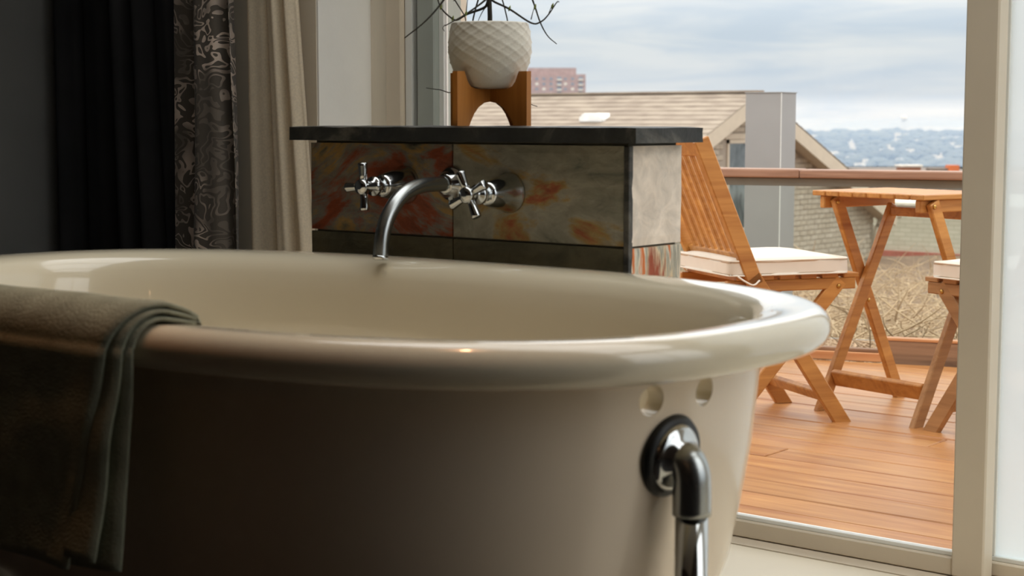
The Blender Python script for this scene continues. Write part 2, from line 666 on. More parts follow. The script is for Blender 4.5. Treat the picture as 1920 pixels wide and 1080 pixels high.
tag(obj('floor', nbox(XL, XR, YB, VW - 0.045, -0.1, 0.0), M['floor_dark']), kind='structure')
SK = (-2.58, 0.66, 1.35, 2.64)      # opening for a skylight added over the bath to brighten the room
ceil = empty('ceiling', (0, 0, CEIL), kind='structure')
for x0, x1, y0, y1 in ((XL, SK[0], YB, VW + 0.2), (SK[1], XR + 0.1, YB, VW + 0.2), (SK[0], SK[1], YB, SK[2]), (SK[0], SK[1], SK[3], VW + 0.2)):
    obj('ceiling_panel', nbox(x0, x1, y0, y1, 0, 0.1), M['ceiling'], ceil)
w2 = empty('added_skylight', (SK[0], SK[2], CEIL + 0.1), kind='structure')
for k in range(4):
    x = (SK[1] - SK[0] - 0.05) * k / 3
    obj('frame_bar', nbox(x, x + 0.05, 0, SK[3] - SK[2], -0.06, 0.02), M['frame_white'], w2)
    if k < 3:
        obj('pane', nbox(x + 0.05, x + (SK[1] - SK[0] - 0.05) / 3, 0.0, SK[3] - SK[2], -0.02, -0.014), M['pane'], w2)
tag(obj('wall_back', nbox(XL, XR, YB - 0.1, YB, 0, CEIL), M['back_wall']), kind='structure')
tag(obj('wall_right', nbox(XR, XR + 0.1, YB, 1.22, 0, CEIL), M['back_wall']), kind='structure')
tag(obj('wall_right_corner', nbox(XR, XR + 0.1, 2.62, VW + 0.2, 0, CEIL), M['wall_tan']), kind='structure')
tag(obj('wall_right_sill', nbox(XR, XR + 0.1, 1.22, 2.62, 0, 0.12), M['wall_white']), kind='structure')
tag(obj('wall_right_head', nbox(XR, XR + 0.1, 1.22, 2.62, 2.4, CEIL), M['wall_tan']), kind='structure')
w1 = empty('added_side_window', (XR + 0.05, 1.92, 0.12), kind='structure')  # unseen side window, added to throw more daylight on the tub end
for y0, y1, z0, z1 in ((-0.70, -0.66, 0, 2.28), (0.66, 0.70, 0, 2.28), (-0.66, 0.66, 0, 0.05), (-0.66, 0.66, 2.23, 2.28), (-0.02, 0.02, 0.05, 2.23)):
    obj('frame_bar', nbox(-0.03, 0.03, y0, y1, z0, z1), M['frame_white'], w1)
for y0, y1 in ((-0.66, -0.02), (0.02, 0.66)):
    obj('pane', nbox(-0.003, 0.003, y0, y1, 0.05, 2.23), M['pane'], w1)
tag(obj('wall_left', nbox(XL - 0.1, XL, YB, VC, 0, CEIL), M['wall_dark']), kind='structure')
tag(obj('wall_curtain_side', nbox(XL, JOG, VC, VW + 0.2, 0, CEIL), M['wall_tan']), kind='structure')
tag(obj('wall_window_jamb', nbox(JOG, -2.500, VW, VW + 0.2, 0, CEIL), M['wall_tan']), kind='structure')
tag(obj('wall_window_head', nbox(-2.500, 0.18, VW, VW + 0.2, 2.2, CEIL), M['wall_tan']), kind='structure')
tag(obj('wall_window_right', nbox(0.18, XR, VW, VW + 0.2, 0, CEIL), M['wall_tan']), kind='structure')
tag(obj('trim_4', nbox(-2.6, XR, 1.30, VW - 0.046, 0.0, 0.004), M['floor']), kind='structure')  # pale floor by the door, extended inwards to bounce light onto the tub
# painted return (thin board over the corner so that it is white, not tan)
tag(obj('trim_1', nbox(JOG, JOG + 0.006, VC + 0.001, VW, 0, CEIL), M['wall_white']), kind='structure')
# casing and jamb strips at the left of the sliding door
cas = empty('trim_2', (-2.53, VW, 0), kind='structure')
obj('casing_board', nbox(-0.024, 0.023, -0.016, 0.0, 0, 2.2 - 0.001, bev=0.003), M['frame_tan'], cas)
obj('jamb_strip', nbox(0.026, 0.045, -0.004, 0.03, 0, 2.19), M['frame_white'], cas)
obj('gasket', nbox(0.046, 0.062, 0.012, 0.03, 0, 2.19), M['gasket'], cas)
obj('jamb_core', nbox(0.031, 0.064, 0.03, 0.14, 0, 2.19), M['frame_grey'], cas)
tag(obj('trim_3', nbox(-2.50, 0.18, VW - 0.045, VW + 0.16, -0.03, 0.006), M['frame_tan']), kind='structure')


def sliding_panel(name, u0, u1, vin, vout, zb, pane_mat, lw=0.06, rw=0.065, face_l=None):
    d = empty(name, (u0, vin, 0), kind='structure')
    w = u1 - u0
    th = vout - vin
    obj('stile', nbox(0, lw, 0, th, 0.008, 2.19, bev=0.003), face_l or M['frame_tan'], d)
    obj('stile', nbox(w - rw, w, 0, th, 0.008, 2.19, bev=0.003), M['frame_tan'], d)
    obj('bottom_rail', nbox(lw, w - rw, 0.004, th, 0.008, zb - 0.008, bev=0.002), M['frame_tan'], d)
    obj('top_rail', nbox(lw, w - rw, 0, th, 2.1, 2.19, bev=0.002), M['frame_tan'], d)
    # bright glazing beads
    obj('glazing_bead', nbox(lw, w - rw, th * 0.35, th * 0.8, zb - 0.008, zb, bev=0.001), M['frame_white'], d)
    obj('glazing_bead', nbox(lw, lw + 0.014, th * 0.4, th * 0.8, zb, 2.1, bev=0.001), M['frame_white'], d)
    obj('glazing_bead', nbox(w - rw - 0.003, w - rw, th * 0.4, th * 0.8, zb, 2.1), M['frame_white'], d)
    obj('pane', nbox(lw + 0.002, w - rw - 0.002, th * 0.5, th * 0.5 + 0.006, zb - 0.004, 2.104), pane_mat, d)
    return d


sliding_panel('door_1', -2.470, -1.134, VW - 0.005, VW + 0.035, 0.048, M['pane'], lw=0.052, rw=0.060, face_l=M['frame_grey'])
sliding_panel('door_2', -1.200, 0.17, VW + 0.040, VW + 0.085, 0.040, M['frosted'], lw=0.046, rw=0.065, face_l=M['frame_white'])

# ================================================================== THE TUB
TU, TV = -1.590, 1.492
TA, TB, TN = 0.729, 0.432, 2.6
RIMZ = 0.598
NS = 288


def ring_pt(th, d):
    a, b = TA - d, TB - d
    c, s = math.cos(th), math.sin(th)
    return (math.copysign(abs(c) ** (2 / TN), c) * a, math.copysign(abs(s) ** (2 / TN), s) * b)


def ring_params():
    # even spacing along the outline
    fine = [ring_pt(2 * math.pi * i / 4000, 0) for i in range(4001)]
    L = [0]
    for p, q in zip(fine, fine[1:]):
        L.append(L[-1] + math.hypot(q[0] - p[0], q[1] - p[1]))
    out, j = [], 0
    for k in range(NS):
        t = L[-1] * k / NS
        while L[j + 1] < t:
            j += 1
        out.append(2 * math.pi * j / 4000)
    return out


RP = ring_params()
rc, rz, rr_ = 0.026, RIMZ - 0.024, 0.024
INNER = [(0.37, 0.168), (0.30, 0.170), (0.235, 0.180), (0.19, 0.205), (0.16, 0.25), (0.138, 0.32), (0.120, 0.40), (0.106, 0.48),
         (0.096, 0.54), (0.089, 0.568), (0.080, 0.584), (0.066, 0.593), (0.050, 0.5965)]
ROLL = [(rc - rr_ * math.sin(a), rz + rr_ * math.cos(a)) for a in [R(x) for x in (-12, 10, 30, 50, 70, 90, 110, 130, 150, 168)]]
OUTER = [(0.034, 0.552), (0.050, 0.554), (0.066, 0.553), (0.075, 0.546), (0.0775, 0.537), (0.079, 0.526), (0.080, 0.515), (0.081, 0.504), (0.082, 0.493), (0.0835, 0.477), (0.0855, 0.458), (0.087, 0.44), (0.098, 0.37), (0.112, 0.30),
         (0.135, 0.235), (0.17, 0.18), (0.225, 0.145), (0.30, 0.132), (0.37, 0.130)]


def tub_shell(prof, close_first, close_last):
    bm = bmesh.new()
    rings = [[bm.verts.new((*ring_pt(t, d), z)) for t in RP] for d, z in prof]
    for a, b in zip(rings, rings[1:]):
        for k in range(NS):
            bm.faces.new((a[k], a[(k + 1) % NS], b[(k + 1) % NS], b[k]))
    if close_first:
        bm.faces.new(rings[0])
    if close_last:
        bm.faces.new(list(reversed(rings[-1])))
    return bm


tub = empty('bathtub', (TU, TV, 0), label='cream roll-top freestanding bathtub filling the foreground', cat='bathtub')
basin_bm = tub_shell(INNER + ROLL + OUTER, True, True)
bmesh.ops.recalc_face_normals(basin_bm, faces=basin_bm.faces)
basin = obj('basin', basin_bm, M['enamel'], tub, smooth=True)
basin.data.materials.append(M['enamel_out'])
for p in basin.data.polygons:
    c = p.center
    if c.z < 0.552 and p.normal.z < 0.35 and (p.normal.x * c.x + p.normal.y * c.y > 0 or c.z < 0.16):
        p.material_index = 1

# two tap holes drilled through the drain end
EX = ring_pt(0, 0.079)[0]


def end_x(yl, d):
    """outline x of inset ring d at local y on the drain end"""
    b = TB - d
    return (TA - d) * (1 - abs(yl / b) ** TN) ** (1 / TN)


HOLES = [(-0.098, 0.522), (-0.012, 0.522)]
cut_bm = bmesh.new()
for yl, zl in HOLES:
    lathe(cut_bm, [(0.0165, 0.0), (0.0165, 0.12)], 28, axis=(1, 0, 0.0), origin=(end_x(yl, 0.079) - 0.07, yl, zl))
cutter = obj('tap_hole_cutter', cut_bm, M['enamel'])
cutter.location = (TU, TV, 0)
md = basin.modifiers.new('holes', 'BOOLEAN')
md.operation = 'DIFFERENCE'
md.solver = 'EXACT'
md.object = cutter
bpy.context.view_layer.update()
dg = bpy.context.evaluated_depsgraph_get()
new_me = bpy.data.meshes.new_from_object(basin.evaluated_get(dg))
basin.modifiers.clear()
basin.data = new_me
new_me.set_sharp_from_angle(angle=R(35))
bpy.data.objects.remove(cutter)

# overflow flange, gasket, elbow and waste pipe
yl, zl = -0.061, 0.459
ex = end_x(yl, 0.088)
nrm = Vector((0.985, -0.09, -0.13)).normalized()
fo = Vector((ex - 0.004, yl, zl))
obj('overflow_gasket', lathe(bmesh.new(), [(0.044, 0), (0.0455, 0.006), (0.042, 0.012), (0.034, 0.013)], 48, axis=nrm, origin=fo), M['rubber'], tub, True)
obj('overflow_flange', lathe(bmesh.new(), [(0.036, 0.010), (0.0365, 0.014), (0.031, 0.018), (0.022, 0.021), (0.019, 0.030)], 48, axis=nrm, origin=fo), M['chrome'], tub, True)
el = [fo + nrm * 0.018, fo + nrm * 0.024, fo + nrm * 0.030 + Vector((0, 0, -0.004)), fo + nrm * 0.034 + Vector((0, 0, -0.014)), fo + nrm * 0.035 + Vector((0, 0, -0.030)), fo + nrm * 0.035 + Vector((0, 0, -0.055))]
obj('overflow_elbow', tube(bmesh.new(), catmull(el, 5), 0.0205, 24), M['chrome_brushed'], tub, True)
pt = el[-1]
obj('waste_pipe', tube(bmesh.new(), [pt + Vector((0, 0, 0.004)), pt + Vector((0, 0, -0.15)), (pt.x, pt.y, 0.0)], 0.0175, 24), M['chrome'], tub, True)
# claw feet
for sx in (-1, 1):
    for sy in (-1, 1):
        fb = bmesh.new()
        base = Vector((sx * 0.46, sy * 0.235, 0))
        pth = [base + Vector((-sx * 0.05, -sy * 0.05, 0.16)), base + Vector((0, 0, 0.17)), base + Vector((sx * 0.03, sy * 0.03, 0.12)), base + Vector((sx * 0.02, sy * 0.02, 0.06)), base + Vector((sx * 0.035, sy * 0.035, 0.024))]
        tube(fb, catmull(pth, 4), [0.03] * 6 + [0.026] * 6 + [0.022] * 4 + [0.03], 12)
        bmesh.ops.create_icosphere(fb, subdivisions=2, radius=0.03, matrix=Matrix.Translation(base + Vector((sx * 0.035, sy * 0.035, 0.03))))
        obj('claw_foot', fb, M['iron'], tub, True)

# ------------------------------------------------------------------ towel over the near rim
def rim_near(u):
    """(v of outer rim edge) on the near side for a world u"""
    x = u - TU
    return TV - TB * (1 - abs(x / TA) ** TN) ** (1 / TN) if abs(x) < TA else TV


def towel_layer(bm, u_right, u_left, lift, thick, drop_z, inside, seed, flare=0.0):
    cols = []
    NU = 46
    cr_v, cr_z, cr = 0.026, RIMZ - 0.024, 0.025 + lift
    prof = []
    # hang (outside) from the bottom up
    nh = 26
    for i in range(nh):
        f = i / (nh - 1)
        prof.append(('h', f))
    for a in range(0, 100, 9):
        prof.append(('a', a))
    for i in range(1, 5):
        prof.append(('t', i / 4))
    for i in range(1, inside + 1):
        prof.append(('i', i / 6))
    grid = []
    for k in range(NU + 1):
        f = k / NU
        col = []
        for kind, val in prof:
            u = u_right + (u_left - u_right) * f
            if kind == 'h':
                z = drop_z + (cr_z - drop_z) * val
                v = -lift - 0.000
                v -= 0.010 * (1 - val) * math.sin(f * 9 + seed) + 0.006 * (1 - val)
                u += -flare * (1 - val) * (1 - f)
            elif kind == 'a':
                a = R(val)
                v = cr_v - cr * math.cos(a)
                z = cr_z + cr * math.sin(a)
            elif kind == 't':
                v = cr_v + 0.045 * val
                z = cr_z + cr - 0.006 * val - lift * 0.55 * val * val
            else:
                v = 0.078 + 0.02 * val + lift * -0.6
                z = RIMZ + lift * 0.3 - 0.008 - 0.06 * val
            pr_ = {'h': 0.0, 'a': val / 99.0, 't': 1.0, 'i': 1.0}[kind]
            u += (1 - f) * (-1.362 - u_right) * pr_
            base = rim_near(u)
            p = Vector((u, base + v, z))
            nz = mnoise.noise(p * 14 + Vector((seed, 0, 0))) * 0.004
            p += Vector((0, -nz, nz * 0.5))
            col.append(p)
        grid.append(col)
    # thickness: offset outward
    np_ = len(prof)
    top = [[None] * np_ for _ in range(NU + 1)]
    bot = [[None] * np_ for _ in range(NU + 1)]
    for k in range(NU + 1):
        for j in range(np_):
            t = grid[k][min(j + 1, np_ - 1)] - grid[k][max(j - 1, 0)]
            n = Vector((0, -t.z, t.y)).normalized()
            edge = 0.45 if k in (0, NU) else 1.0
            top[k][j] = bm.verts.new(grid[k][j] + n * thick * edge * 0.5)
            bot[k][j] = bm.verts.new(grid[k][j] - n * thick * edge * 0.5)
    for k in range(NU):
        for j in range(np_ - 1):
            bm.faces.new((top[k][j], top[k + 1][j], top[k + 1][j + 1], top[k][j + 1]))
            bm.faces.new((bot[k][j], bot[k][j + 1], bot[k + 1][j + 1], bot[k + 1][j]))
    for k in range(NU):
        bm.faces.new((top[k][0], bot[k][0], bot[k + 1][0], top[k + 1][0]))
        bm.faces.new((top[k][-1], top[k + 1][-1], bot[k + 1][-1], bot[k][-1]))
    for j in range(np_ - 1):
        bm.faces.new((top[0][j], top[0][j + 1], bot[0][j + 1], bot[0][j]))
        bm.faces.new((top[NU][j], bot[NU][j], bot[NU][j + 1], top[NU][j + 1]))


towel = empty('bath_towel', (-1.75, 1.06, 0.6), label='thick olive grey towel folded over the near rim of the bathtub', cat='towel')
for ur, lift, th, dz, ins, sd, fl in ((-1.375, 0.005, 0.007, 0.335, 4, 0.0, 0.02), (-1.383, 0.0125, 0.007, 0.345, 3, 1.7, 0.03), (-1.400, 0.020, 0.008, 0.33, 4, 3.1, 0.06)):
    tb = bmesh.new()
    towel_layer(tb, ur, -1.98, lift, th, dz, ins, sd, fl)
    bmesh.ops.translate(tb, verts=tb.verts, vec=(1.75, -1.06, -0.6))
    obj('fold_layer', tb, M['towel'], towel, True)

# ================================================================== TILED LEDGE
LU0, LU1, LV0, LV1 = -2.095, -1.413, 2.010, 2.152
SLABTOP = 0.8025
SLABBOT = 0.778
ledge = empty('tiled_ledge', ((LU0 + LU1) / 2, LV0, 0), label='low slate-tiled ledge wall with a black stone cap behind the bathtub', cat='ledge')
lc = Vector(((LU0 + LU1) / 2, LV0, 0))


def lobj(name, bm, mat, **k):
    bmesh.ops.translate(bm, verts=bm.verts, vec=-lc)
    return obj(name, bm, mat, ledge, **k)


lobj('core', nbox(LU0 + 0.008, LU1 - 0.008, LV0 + 0.008, LV1 - 0.006, 0, SLABBOT), M['grout'])


def rough_tile(u0, u1, v0, v1, z0, z1, face, seed, amp=0.0012):
    """slab tile with a cleft face"""
    bm = bmesh.new()
    if face == 'front':
        nx, nz_ = 22, 12
        P = lambda i, j, d: Vector((u0 + (u1 - u0) * i / nx, v0 + d, z0 + (z1 - z0) * j / nz_))
        back = v1 - v0
    else:
        nx, nz_ = 10, 12
        P = lambda i, j, d: Vector((u1 - d, v0 + (v1 - v0) * i / nx, z0 + (z1 - z0) * j / nz_))
        back = u1 - u0
    f, b = {}, {}
    for i in range(nx + 1):
        for j in range(nz_ + 1):
            p = P(i, j, 0)
            e = 0.0015 if i in (0, nx) or j in (0, nz_) else 0
            d = amp * mnoise.noise(p * 28 + Vector((seed, 0, 0))) + e
            f[i, j] = bm.verts.new(P(i, j, d))
    for i in range(nx):
        for j in range(nz_):
            bm.faces.new((f[i, j], f[i + 1, j], f[i + 1, j + 1], f[i, j + 1]))
    edge = [(i, 0) for i in range(nx)] + [(nx, j) for j in range(nz_)] + [(i, nz_) for i in range(nx, 0, -1)] + [(0, j) for j in range(nz_, 0, -1)]
    bb = [bm.verts.new(P(i, j, back)) for i, j in edge]
    n = len(edge)
    for k in range(n):
        bm.faces.new((f[edge[k]], f[edge[(k + 1) % n]], bb[(k + 1) % n], bb[k]))
    bm.faces.new(bb)
    return bm


UJ = -1.765
rows = [(0.623, 0.7735), (0.470, 0.6195), (0.317, 0.4665), (0.164, 0.3135), (0.011, 0.1605)]
for r_, (z0, z1) in enumerate(rows):
    ma = (M['slate_a'], M['slate_c'], M['slate_a'], M['slate_b'], M['slate_c'])[r_]
    mb = (M['slate_b'], M['slate_c'], M['slate_b'], M['slate_a'], M['slate_c'])[r_]
    lobj('tile', rough_tile(LU0, UJ - 0.0015, LV0, LV0 + 0.01, z0, z1, 'front', r_ * 3.0), ma, smooth=False)
    lobj('tile', rough_tile(UJ + 0.0015, LU1 - 0.0115, LV0, LV0 + 0.01, z0, z1, 'front', r_ * 3.0 + 1), mb)
    mc = (M['slate_daylit'], M['slate_stripe'], M['slate_daylit'], M['slate_stripe'], M['slate_daylit'])[r_]
    lobj('tile', rough_tile(LU1 - 0.01, LU1, LV0 + 0.001, LV1, z0, z1, 'side', r_ * 3.0 + 2, 0.0008), mc)
lobj('edge_strip', nbox(LU1 - 0.0105, LU1 - 0.0005, LV0 - 0.0005, LV0 + 0.0105, 0.011, 0.7735, bev=0.001), M['slab'])
# black cap stone with a riven edge
cb = bmesh.new()
box(cb, -2.122, -1.384, 1.984, 2.166, SLABBOT, SLABTOP)
bmesh.ops.subdivide_edges(cb, edges=[e for e in cb.edges if abs((e.verts[0].co - e.verts[1].co).x) > 0.3], cuts=44, use_grid_fill=True)
bmesh.ops.subdivide_edges(cb, edges=[e for e in cb.edges if abs((e.verts[0].co - e.verts[1].co).y) > 0.1], cuts=11, use_grid_fill=True)
bmesh.ops.subdivide_edges(cb, edges=[e for e in cb.edges if abs((e.verts[0].co - e.verts[1].co).z) > 0.02], cuts=2, use_grid_fill=True)
for v in cb.verts:
    p = v.co
    q = Vector((mnoise.noise(p * 30), mnoise.noise(p * 30 + Vector((9, 0, 0))), 0)) * 0.0022
    onedge = p.x < -2.121 or p.x > -1.385 or p.y < 1.985 or p.y > 2.165
    v.co += q if onedge else Vector((0, 0, 0))
    if p.z > SLABTOP - 0.001:
        v.co.z += 0.0012 * mnoise.noise(p * 22 + Vector((0, 4, 0))) - (0.0016 if onedge else 0.0)
cap = lobj('cap_stone', cb, M['slab'])

# ================================================================== TAPS
FZ = 0.702


def tap_set():
    t = empty('bath_taps', (-1.763, LV0, FZ), label='chrome wall-mounted bath taps with cross handles and a curved spout', cat='taps')
    out = Vector((0, -1, 0))
    # spout
    pts = [(0, 0.004, 0.007), (0, -0.045, 0.008), (0, -0.085, 0.005), (0, -0.122, -0.008), (0, -0.150, -0.034), (0, -0.166, -0.066), (0, -0.172, -0.104)]
    sp = obj('spout', tube(bmesh.new(), catmull(pts, 8), 0.0122, 28, cap=False), M['chrome_brushed'], t, True)
    obj('aerator', lathe(bmesh.new(), [(0.0122, 0), (0.0126, 0.002), (0.0126, 0.006), (0.010, 0.007)], 28, axis=(0, -0.1, -1), origin=(0, -0.1715, -0.099)), M['chrome'], sp, True)
    obj('spout_flange', lathe(bmesh.new(), [(0.029, 0), (0.029, 0.004), (0.026, 0.007), (0.019, 0.009), (0.0175, 0.022), (0.0135, 0.024)], 40, axis=out, origin=(0, 0.001, 0.007)), M['chrome'], t, True)
    for du, ang in ((-0.106, 3), (0.118, 27)):
        dz = 0.003 if du < 0 else -0.004
        o = Vector((du, 0, dz))
        obj('escutcheon', lathe(bmesh.new(), [(0.0325, 0.0), (0.0325, 0.003), (0.0305, 0.006), (0.0275, 0.020), (0.0235, 0.038), (0.019, 0.054), (0.0175, 0.058), (0.012, 0.060)], 44, axis=out, origin=o), M['black_gloss' if False else 'chrome'], t, True)
        h = obj('handle', lathe(bmesh.new(), [(0.009, 0.055), (0.009, 0.068), (0.0155, 0.070), (0.0165, 0.074), (0.0155, 0.079), (0.009, 0.081), (0.009, 0.094), (0.0125, 0.096), (0.0130, 0.104), (0.0115, 0.1085), (0.004, 0.1095)], 32, axis=out, origin=o), M['chrome'], t, True)
        for k in range(4):
            a = R(ang + 90 * k)
            d = Vector((math.cos(a), 0, math.sin(a)))
            c = o + out * 0.099
            bm = bmesh.new()
            lathe(bm, [(0.0058, 0.006), (0.0062, 0.018), (0.0078, 0.034), (0.0080, 0.037), (0.0066, 0.0385)], 20, axis=d, origin=c)
            obj('handle_arm', bm, M['chrome'], h, True)
    return t


tap_set()

# ================================================================== PLANTER
PC = Vector((-1.748, 2.086))
view_ang = math.atan2(PC.y, PC.x)          # direction from the camera to the planter
STZ = SLABTOP + 0.0005
stand = empty('plant_stand', (PC.x, PC.y, STZ), view_ang + R(45 + 3), label='honey-coloured crossed plywood stand holding the white planter', cat='plant stand')


def stand_profile():
    r1 = 0.0845
    right = [(0.056, 0.0), (r1, 0.0), (r1, 0.088), (0.0675, 0.088)]
    top = [(0.0645, 0.082), (0.0600, 0.072), (0.053, 0.064), (0.042, 0.0605), (0.0, 0.0600)]
    arch = [(0.052, 0.008), (0.044, 0.020), (0.034, 0.030), (0.020, 0.0375), (0.0, 0.0405)]
    half_r = right + top
    poly = [(x, z) for x, z in half_r] + [(-x, z) for x, z in reversed(half_r[:-1])] + [(-x, z) for x, z in arch] + [(x, z) for x, z in reversed(arch[:-1])]
    return poly


for k in range(2):
    pb = prism(bmesh.new(), stand_profile(), -0.0055, 0.0055)
    if k:
        bmesh.ops.scale(pb, vec=(1, 0.98, 1), verts=pb.verts)
    p = obj('panel', pb, M['bamboo'], stand)
    p.rotation_euler[2] = k * math.pi / 2


def pot_mesh():
    bm = bmesh.new()
    prof = [(0.020, 0.0), (0.034, 0.0006), (0.043, 0.004), (0.0505, 0.012), (0.0575, 0.024), (0.0635, 0.040), (0.0670, 0.056), (0.0678, 0.068), (0.0668, 0.084), (0.0645, 0.098), (0.0628, 0.1065)]
    sm = catmull([Vector((r, 0, z)) for r, z in prof], 6)
    S = 168
    rings = []
    for q in sm:
        ring = []
        for k in range(S):
            a = 2 * math.pi * k / S
            amp = 0.0
            if q.z > 0.012:
                uu = a * 14 / math.pi
                ww = q.z / 0.0085
                p1 = abs(((uu + ww) * 0.5) % 1 - 0.5) * 2
                p2 = abs(((uu - ww) * 0.5) % 1 - 0.5) * 2
                amp = 0.0014 * (max(0, p1 - 0.75) + max(0, p2 - 0.75)) * 4 * min(1, (q.z - 0.012) / 0.02)
            r = q.x + amp
            ring.append(bm.verts.new((r * math.cos(a), r * math.sin(a), q.z)))
        rings.append(ring)
    for rad, z in ((0.0615, 0.1075), (0.0590, 0.1065), (0.0585, 0.092), (0.03, 0.0915)):
        rings.append([bm.verts.new((rad * math.cos(2 * math.pi * k / S), rad * math.sin(2 * math.pi * k / S), z)) for k in range(S)])
    for p, q in zip(rings, rings[1:]):
        for k in range(S):
            bm.faces.new((p[k], p[(k + 1) % S], q[(k + 1) % S], q[k]))
    bm.faces.new(list(reversed(rings[0])))
    bm.faces.new(rings[-1])
    return bm


POTZ = STZ + 0.0605
pot = obj('planter', pot_mesh(), M['ceramic'], smooth=True, loc=(PC.x, PC.y, POTZ))
tag(pot, 'rounded white planter with embossed diamond pattern on the wooden stand', 'planter')

# the twiggy plant: positions in metres across the view (a), away (b), and up from the pot rim (c)
plant = empty('twiggy_plant', (PC.x, PC.y, POTZ + 0.093), label='bare twiggy plant with drooping dark stems in the white planter', cat='plant')
KX = 2.72 / FPX


def PP(px, py, dep=0.0):
    """local point from photograph millimetres: right, away, up"""
    ax = (px - 928) * KX
    az = (44 - py) * KX + 0.0135
    rx, ry = math.cos(YAW), math.sin(YAW)
    return Vector((rx * ax - ry * dep, ry * ax + rx * dep, az))


stem = obj('stem', tube(bmesh.new(), [PP(928, 64), PP(928, 30), PP(927, 0), PP(929, -60), PP(926, -140)], [0.0042, 0.004, 0.0037, 0.003, 0.002], 10), M['twig'], plant, True)
obj('soil', lathe(bmesh.new(), [(0.0575, -0.0015), (0.0565, 0.002), (0.02, 0.004)], 32), M['soil'], plant)
TW = [([(926, -12), (919, 2), (884, 28), (846, 50)], 0.0022, (0, -0.01, -0.02, -0.03)),
      ([(926, -4), (922, 10), (913, 16), (884, 26), (868, 35), (858, 34), (836, 13), (826, -20)], 0.0027, (0, 0, 0.01, 0.015, 0.02, 0.02, 0.02, 0.02)),
      ([(927, -110), (880, -60), (846, 0), (812, 41), (772, 73)], 0.0026, (0, -0.02, -0.03, -0.04, -0.04)),
      ([(927, -70), (850, -25), (863, 0), (880, 28), (882, 45)], 0.0018, (0, 0.02, 0.03, 0.03, 0.03)),
      ([(927, -2), (923, 8), (912, 24), (901, 46)], 0.0013, (0, 0.01, 0.02, 0.04)),
      ([(929, -10), (933, 2), (964, 18), (1004, 44), (1022, 42), (1036, 29), (1051, 7), (1056, 6)], 0.0021, (0, 0, -0.01, -0.02, -0.02, -0.02, -0.02, -0.02)),
      ([(929, -90), (985, -50), (1008, 0), (1022, 40), (1036, 65), (1053, 80)], 0.0021, (0, 0.02, 0.03, 0.03, 0.03, 0.03)),
      ([(929, -60), (900, 10), (880, 100), (858, 165), (830, 164), (805, 161)], 0.0017, (0, 0.07, 0.09, 0.09, 0.08, 0.07)),
      ([(929, -60), (955, 10), (975, 110), (997, 184), (1006, 192), (1017, 196)], 0.0014, (0, 0.07, 0.09, 0.09, 0.08, 0.07)),
      ([(926, -30), (900, -15), (872, -8), (862, 6)], 0.0014, (0, -0.02, -0.03, -0.04)),
      ([(1004, 38), (1008, 22), (1011, 16)], 0.0009, (-0.02, -0.02, -0.02)),
      ([(884, 26), (886, 8), (888, -10)], 0.0010, (-0.01, -0.01, -0.01)),
      ([(1036, 29), (1040, 18), (1043, 14)], 0.0008, (-0.02, -0.02, -0.02)),
      ([(846, 48), (842, 54), (845, 60)], 0.0007, (-0.03, -0.03, -0.03))]
for pts, r, deps in TW:
    P3 = catmull([PP(x, y, d) for (x, y), d in zip(pts, deps)], 5)
    n = len(P3)
    obj('twig', tube(bmesh.new(), P3, [max(0.0006, r * (1 - 0.65 * i / (n - 1))) for i in range(n)], 8), M['twig'], plant, True)
for x, y, d in ((836, 13, 0.02), (884, 28, -0.02), (858, 34, 0.02), (1011, 16, -0.02), (1043, 14, -0.02), (964, 18, -0.01)):
    bm = bmesh.new()
    q = PP(x, y, d)
    lathe(bm, [(0.0004, -0.004), (0.0022, 0.0), (0.0016, 0.003), (0.0003, 0.006)], 8, axis=(0.3, 0.1, 1), origin=q)
    obj('bud', bm, M['bud'], plant, True)


# ================================================================== CURTAINS
def curtain(name, u0, u1, vmid, mat, folds, amp, z0, z1, label, gather=None, nu=220, nz=40, seed=0.0, spread=0.0, thick=0.0015):
    """hanging cloth; gather(z) shifts/narrows it with height"""
    bm = bmesh.new()
    g = []
    for j in range(nz + 1):
        z = z0 + (z1 - z0) * j / nz
        row = []
        for i in range(nu + 1):
            f = i / nu
            ph = f * folds * 2 * math.pi + 0.9 * math.sin(f * 7 + seed) + 0.35 * math.sin(z * 2.1 + f * 5)
            u = u0 + (u1 - u0) * f
            if gather:
                u = gather(u, z, f)
            a = amp * (0.75 + 0.35 * math.sin(f * 11 + seed * 2))
            v = vmid + a * math.sin(ph) + 0.25 * a * math.sin(2.3 * ph + 1.1 + z)
            u += 0.35 * a * math.cos(ph)
            row.append(bm.verts.new((u, v, z)))
        g.append(row)
    for j in range(nz):
        for i in range(nu):
            bm.faces.new((g[j][i], g[j][i + 1], g[j + 1][i + 1], g[j + 1][i]))
    cx, cy = (u0 + u1) / 2, vmid
    bmesh.ops.translate(bm, verts=bm.verts, vec=(-cx, -cy, -z0))
    c = empty(name, (cx, cy, z0), label=label, cat='curtain')
    cl = obj('cloth', bm, mat, c, True)
    sd = cl.modifiers.new('thickness', 'SOLIDIFY')
    sd.thickness = thick
    rod = tube(bmesh.new(), [(u0 - cx - 0.05, 0, z1 - z0 + 0.012), (u1 - cx + 0.02, 0, z1 - z0 + 0.012)], 0.012, 12)
    obj('rod', rod, M['iron'], c, True)
    return c


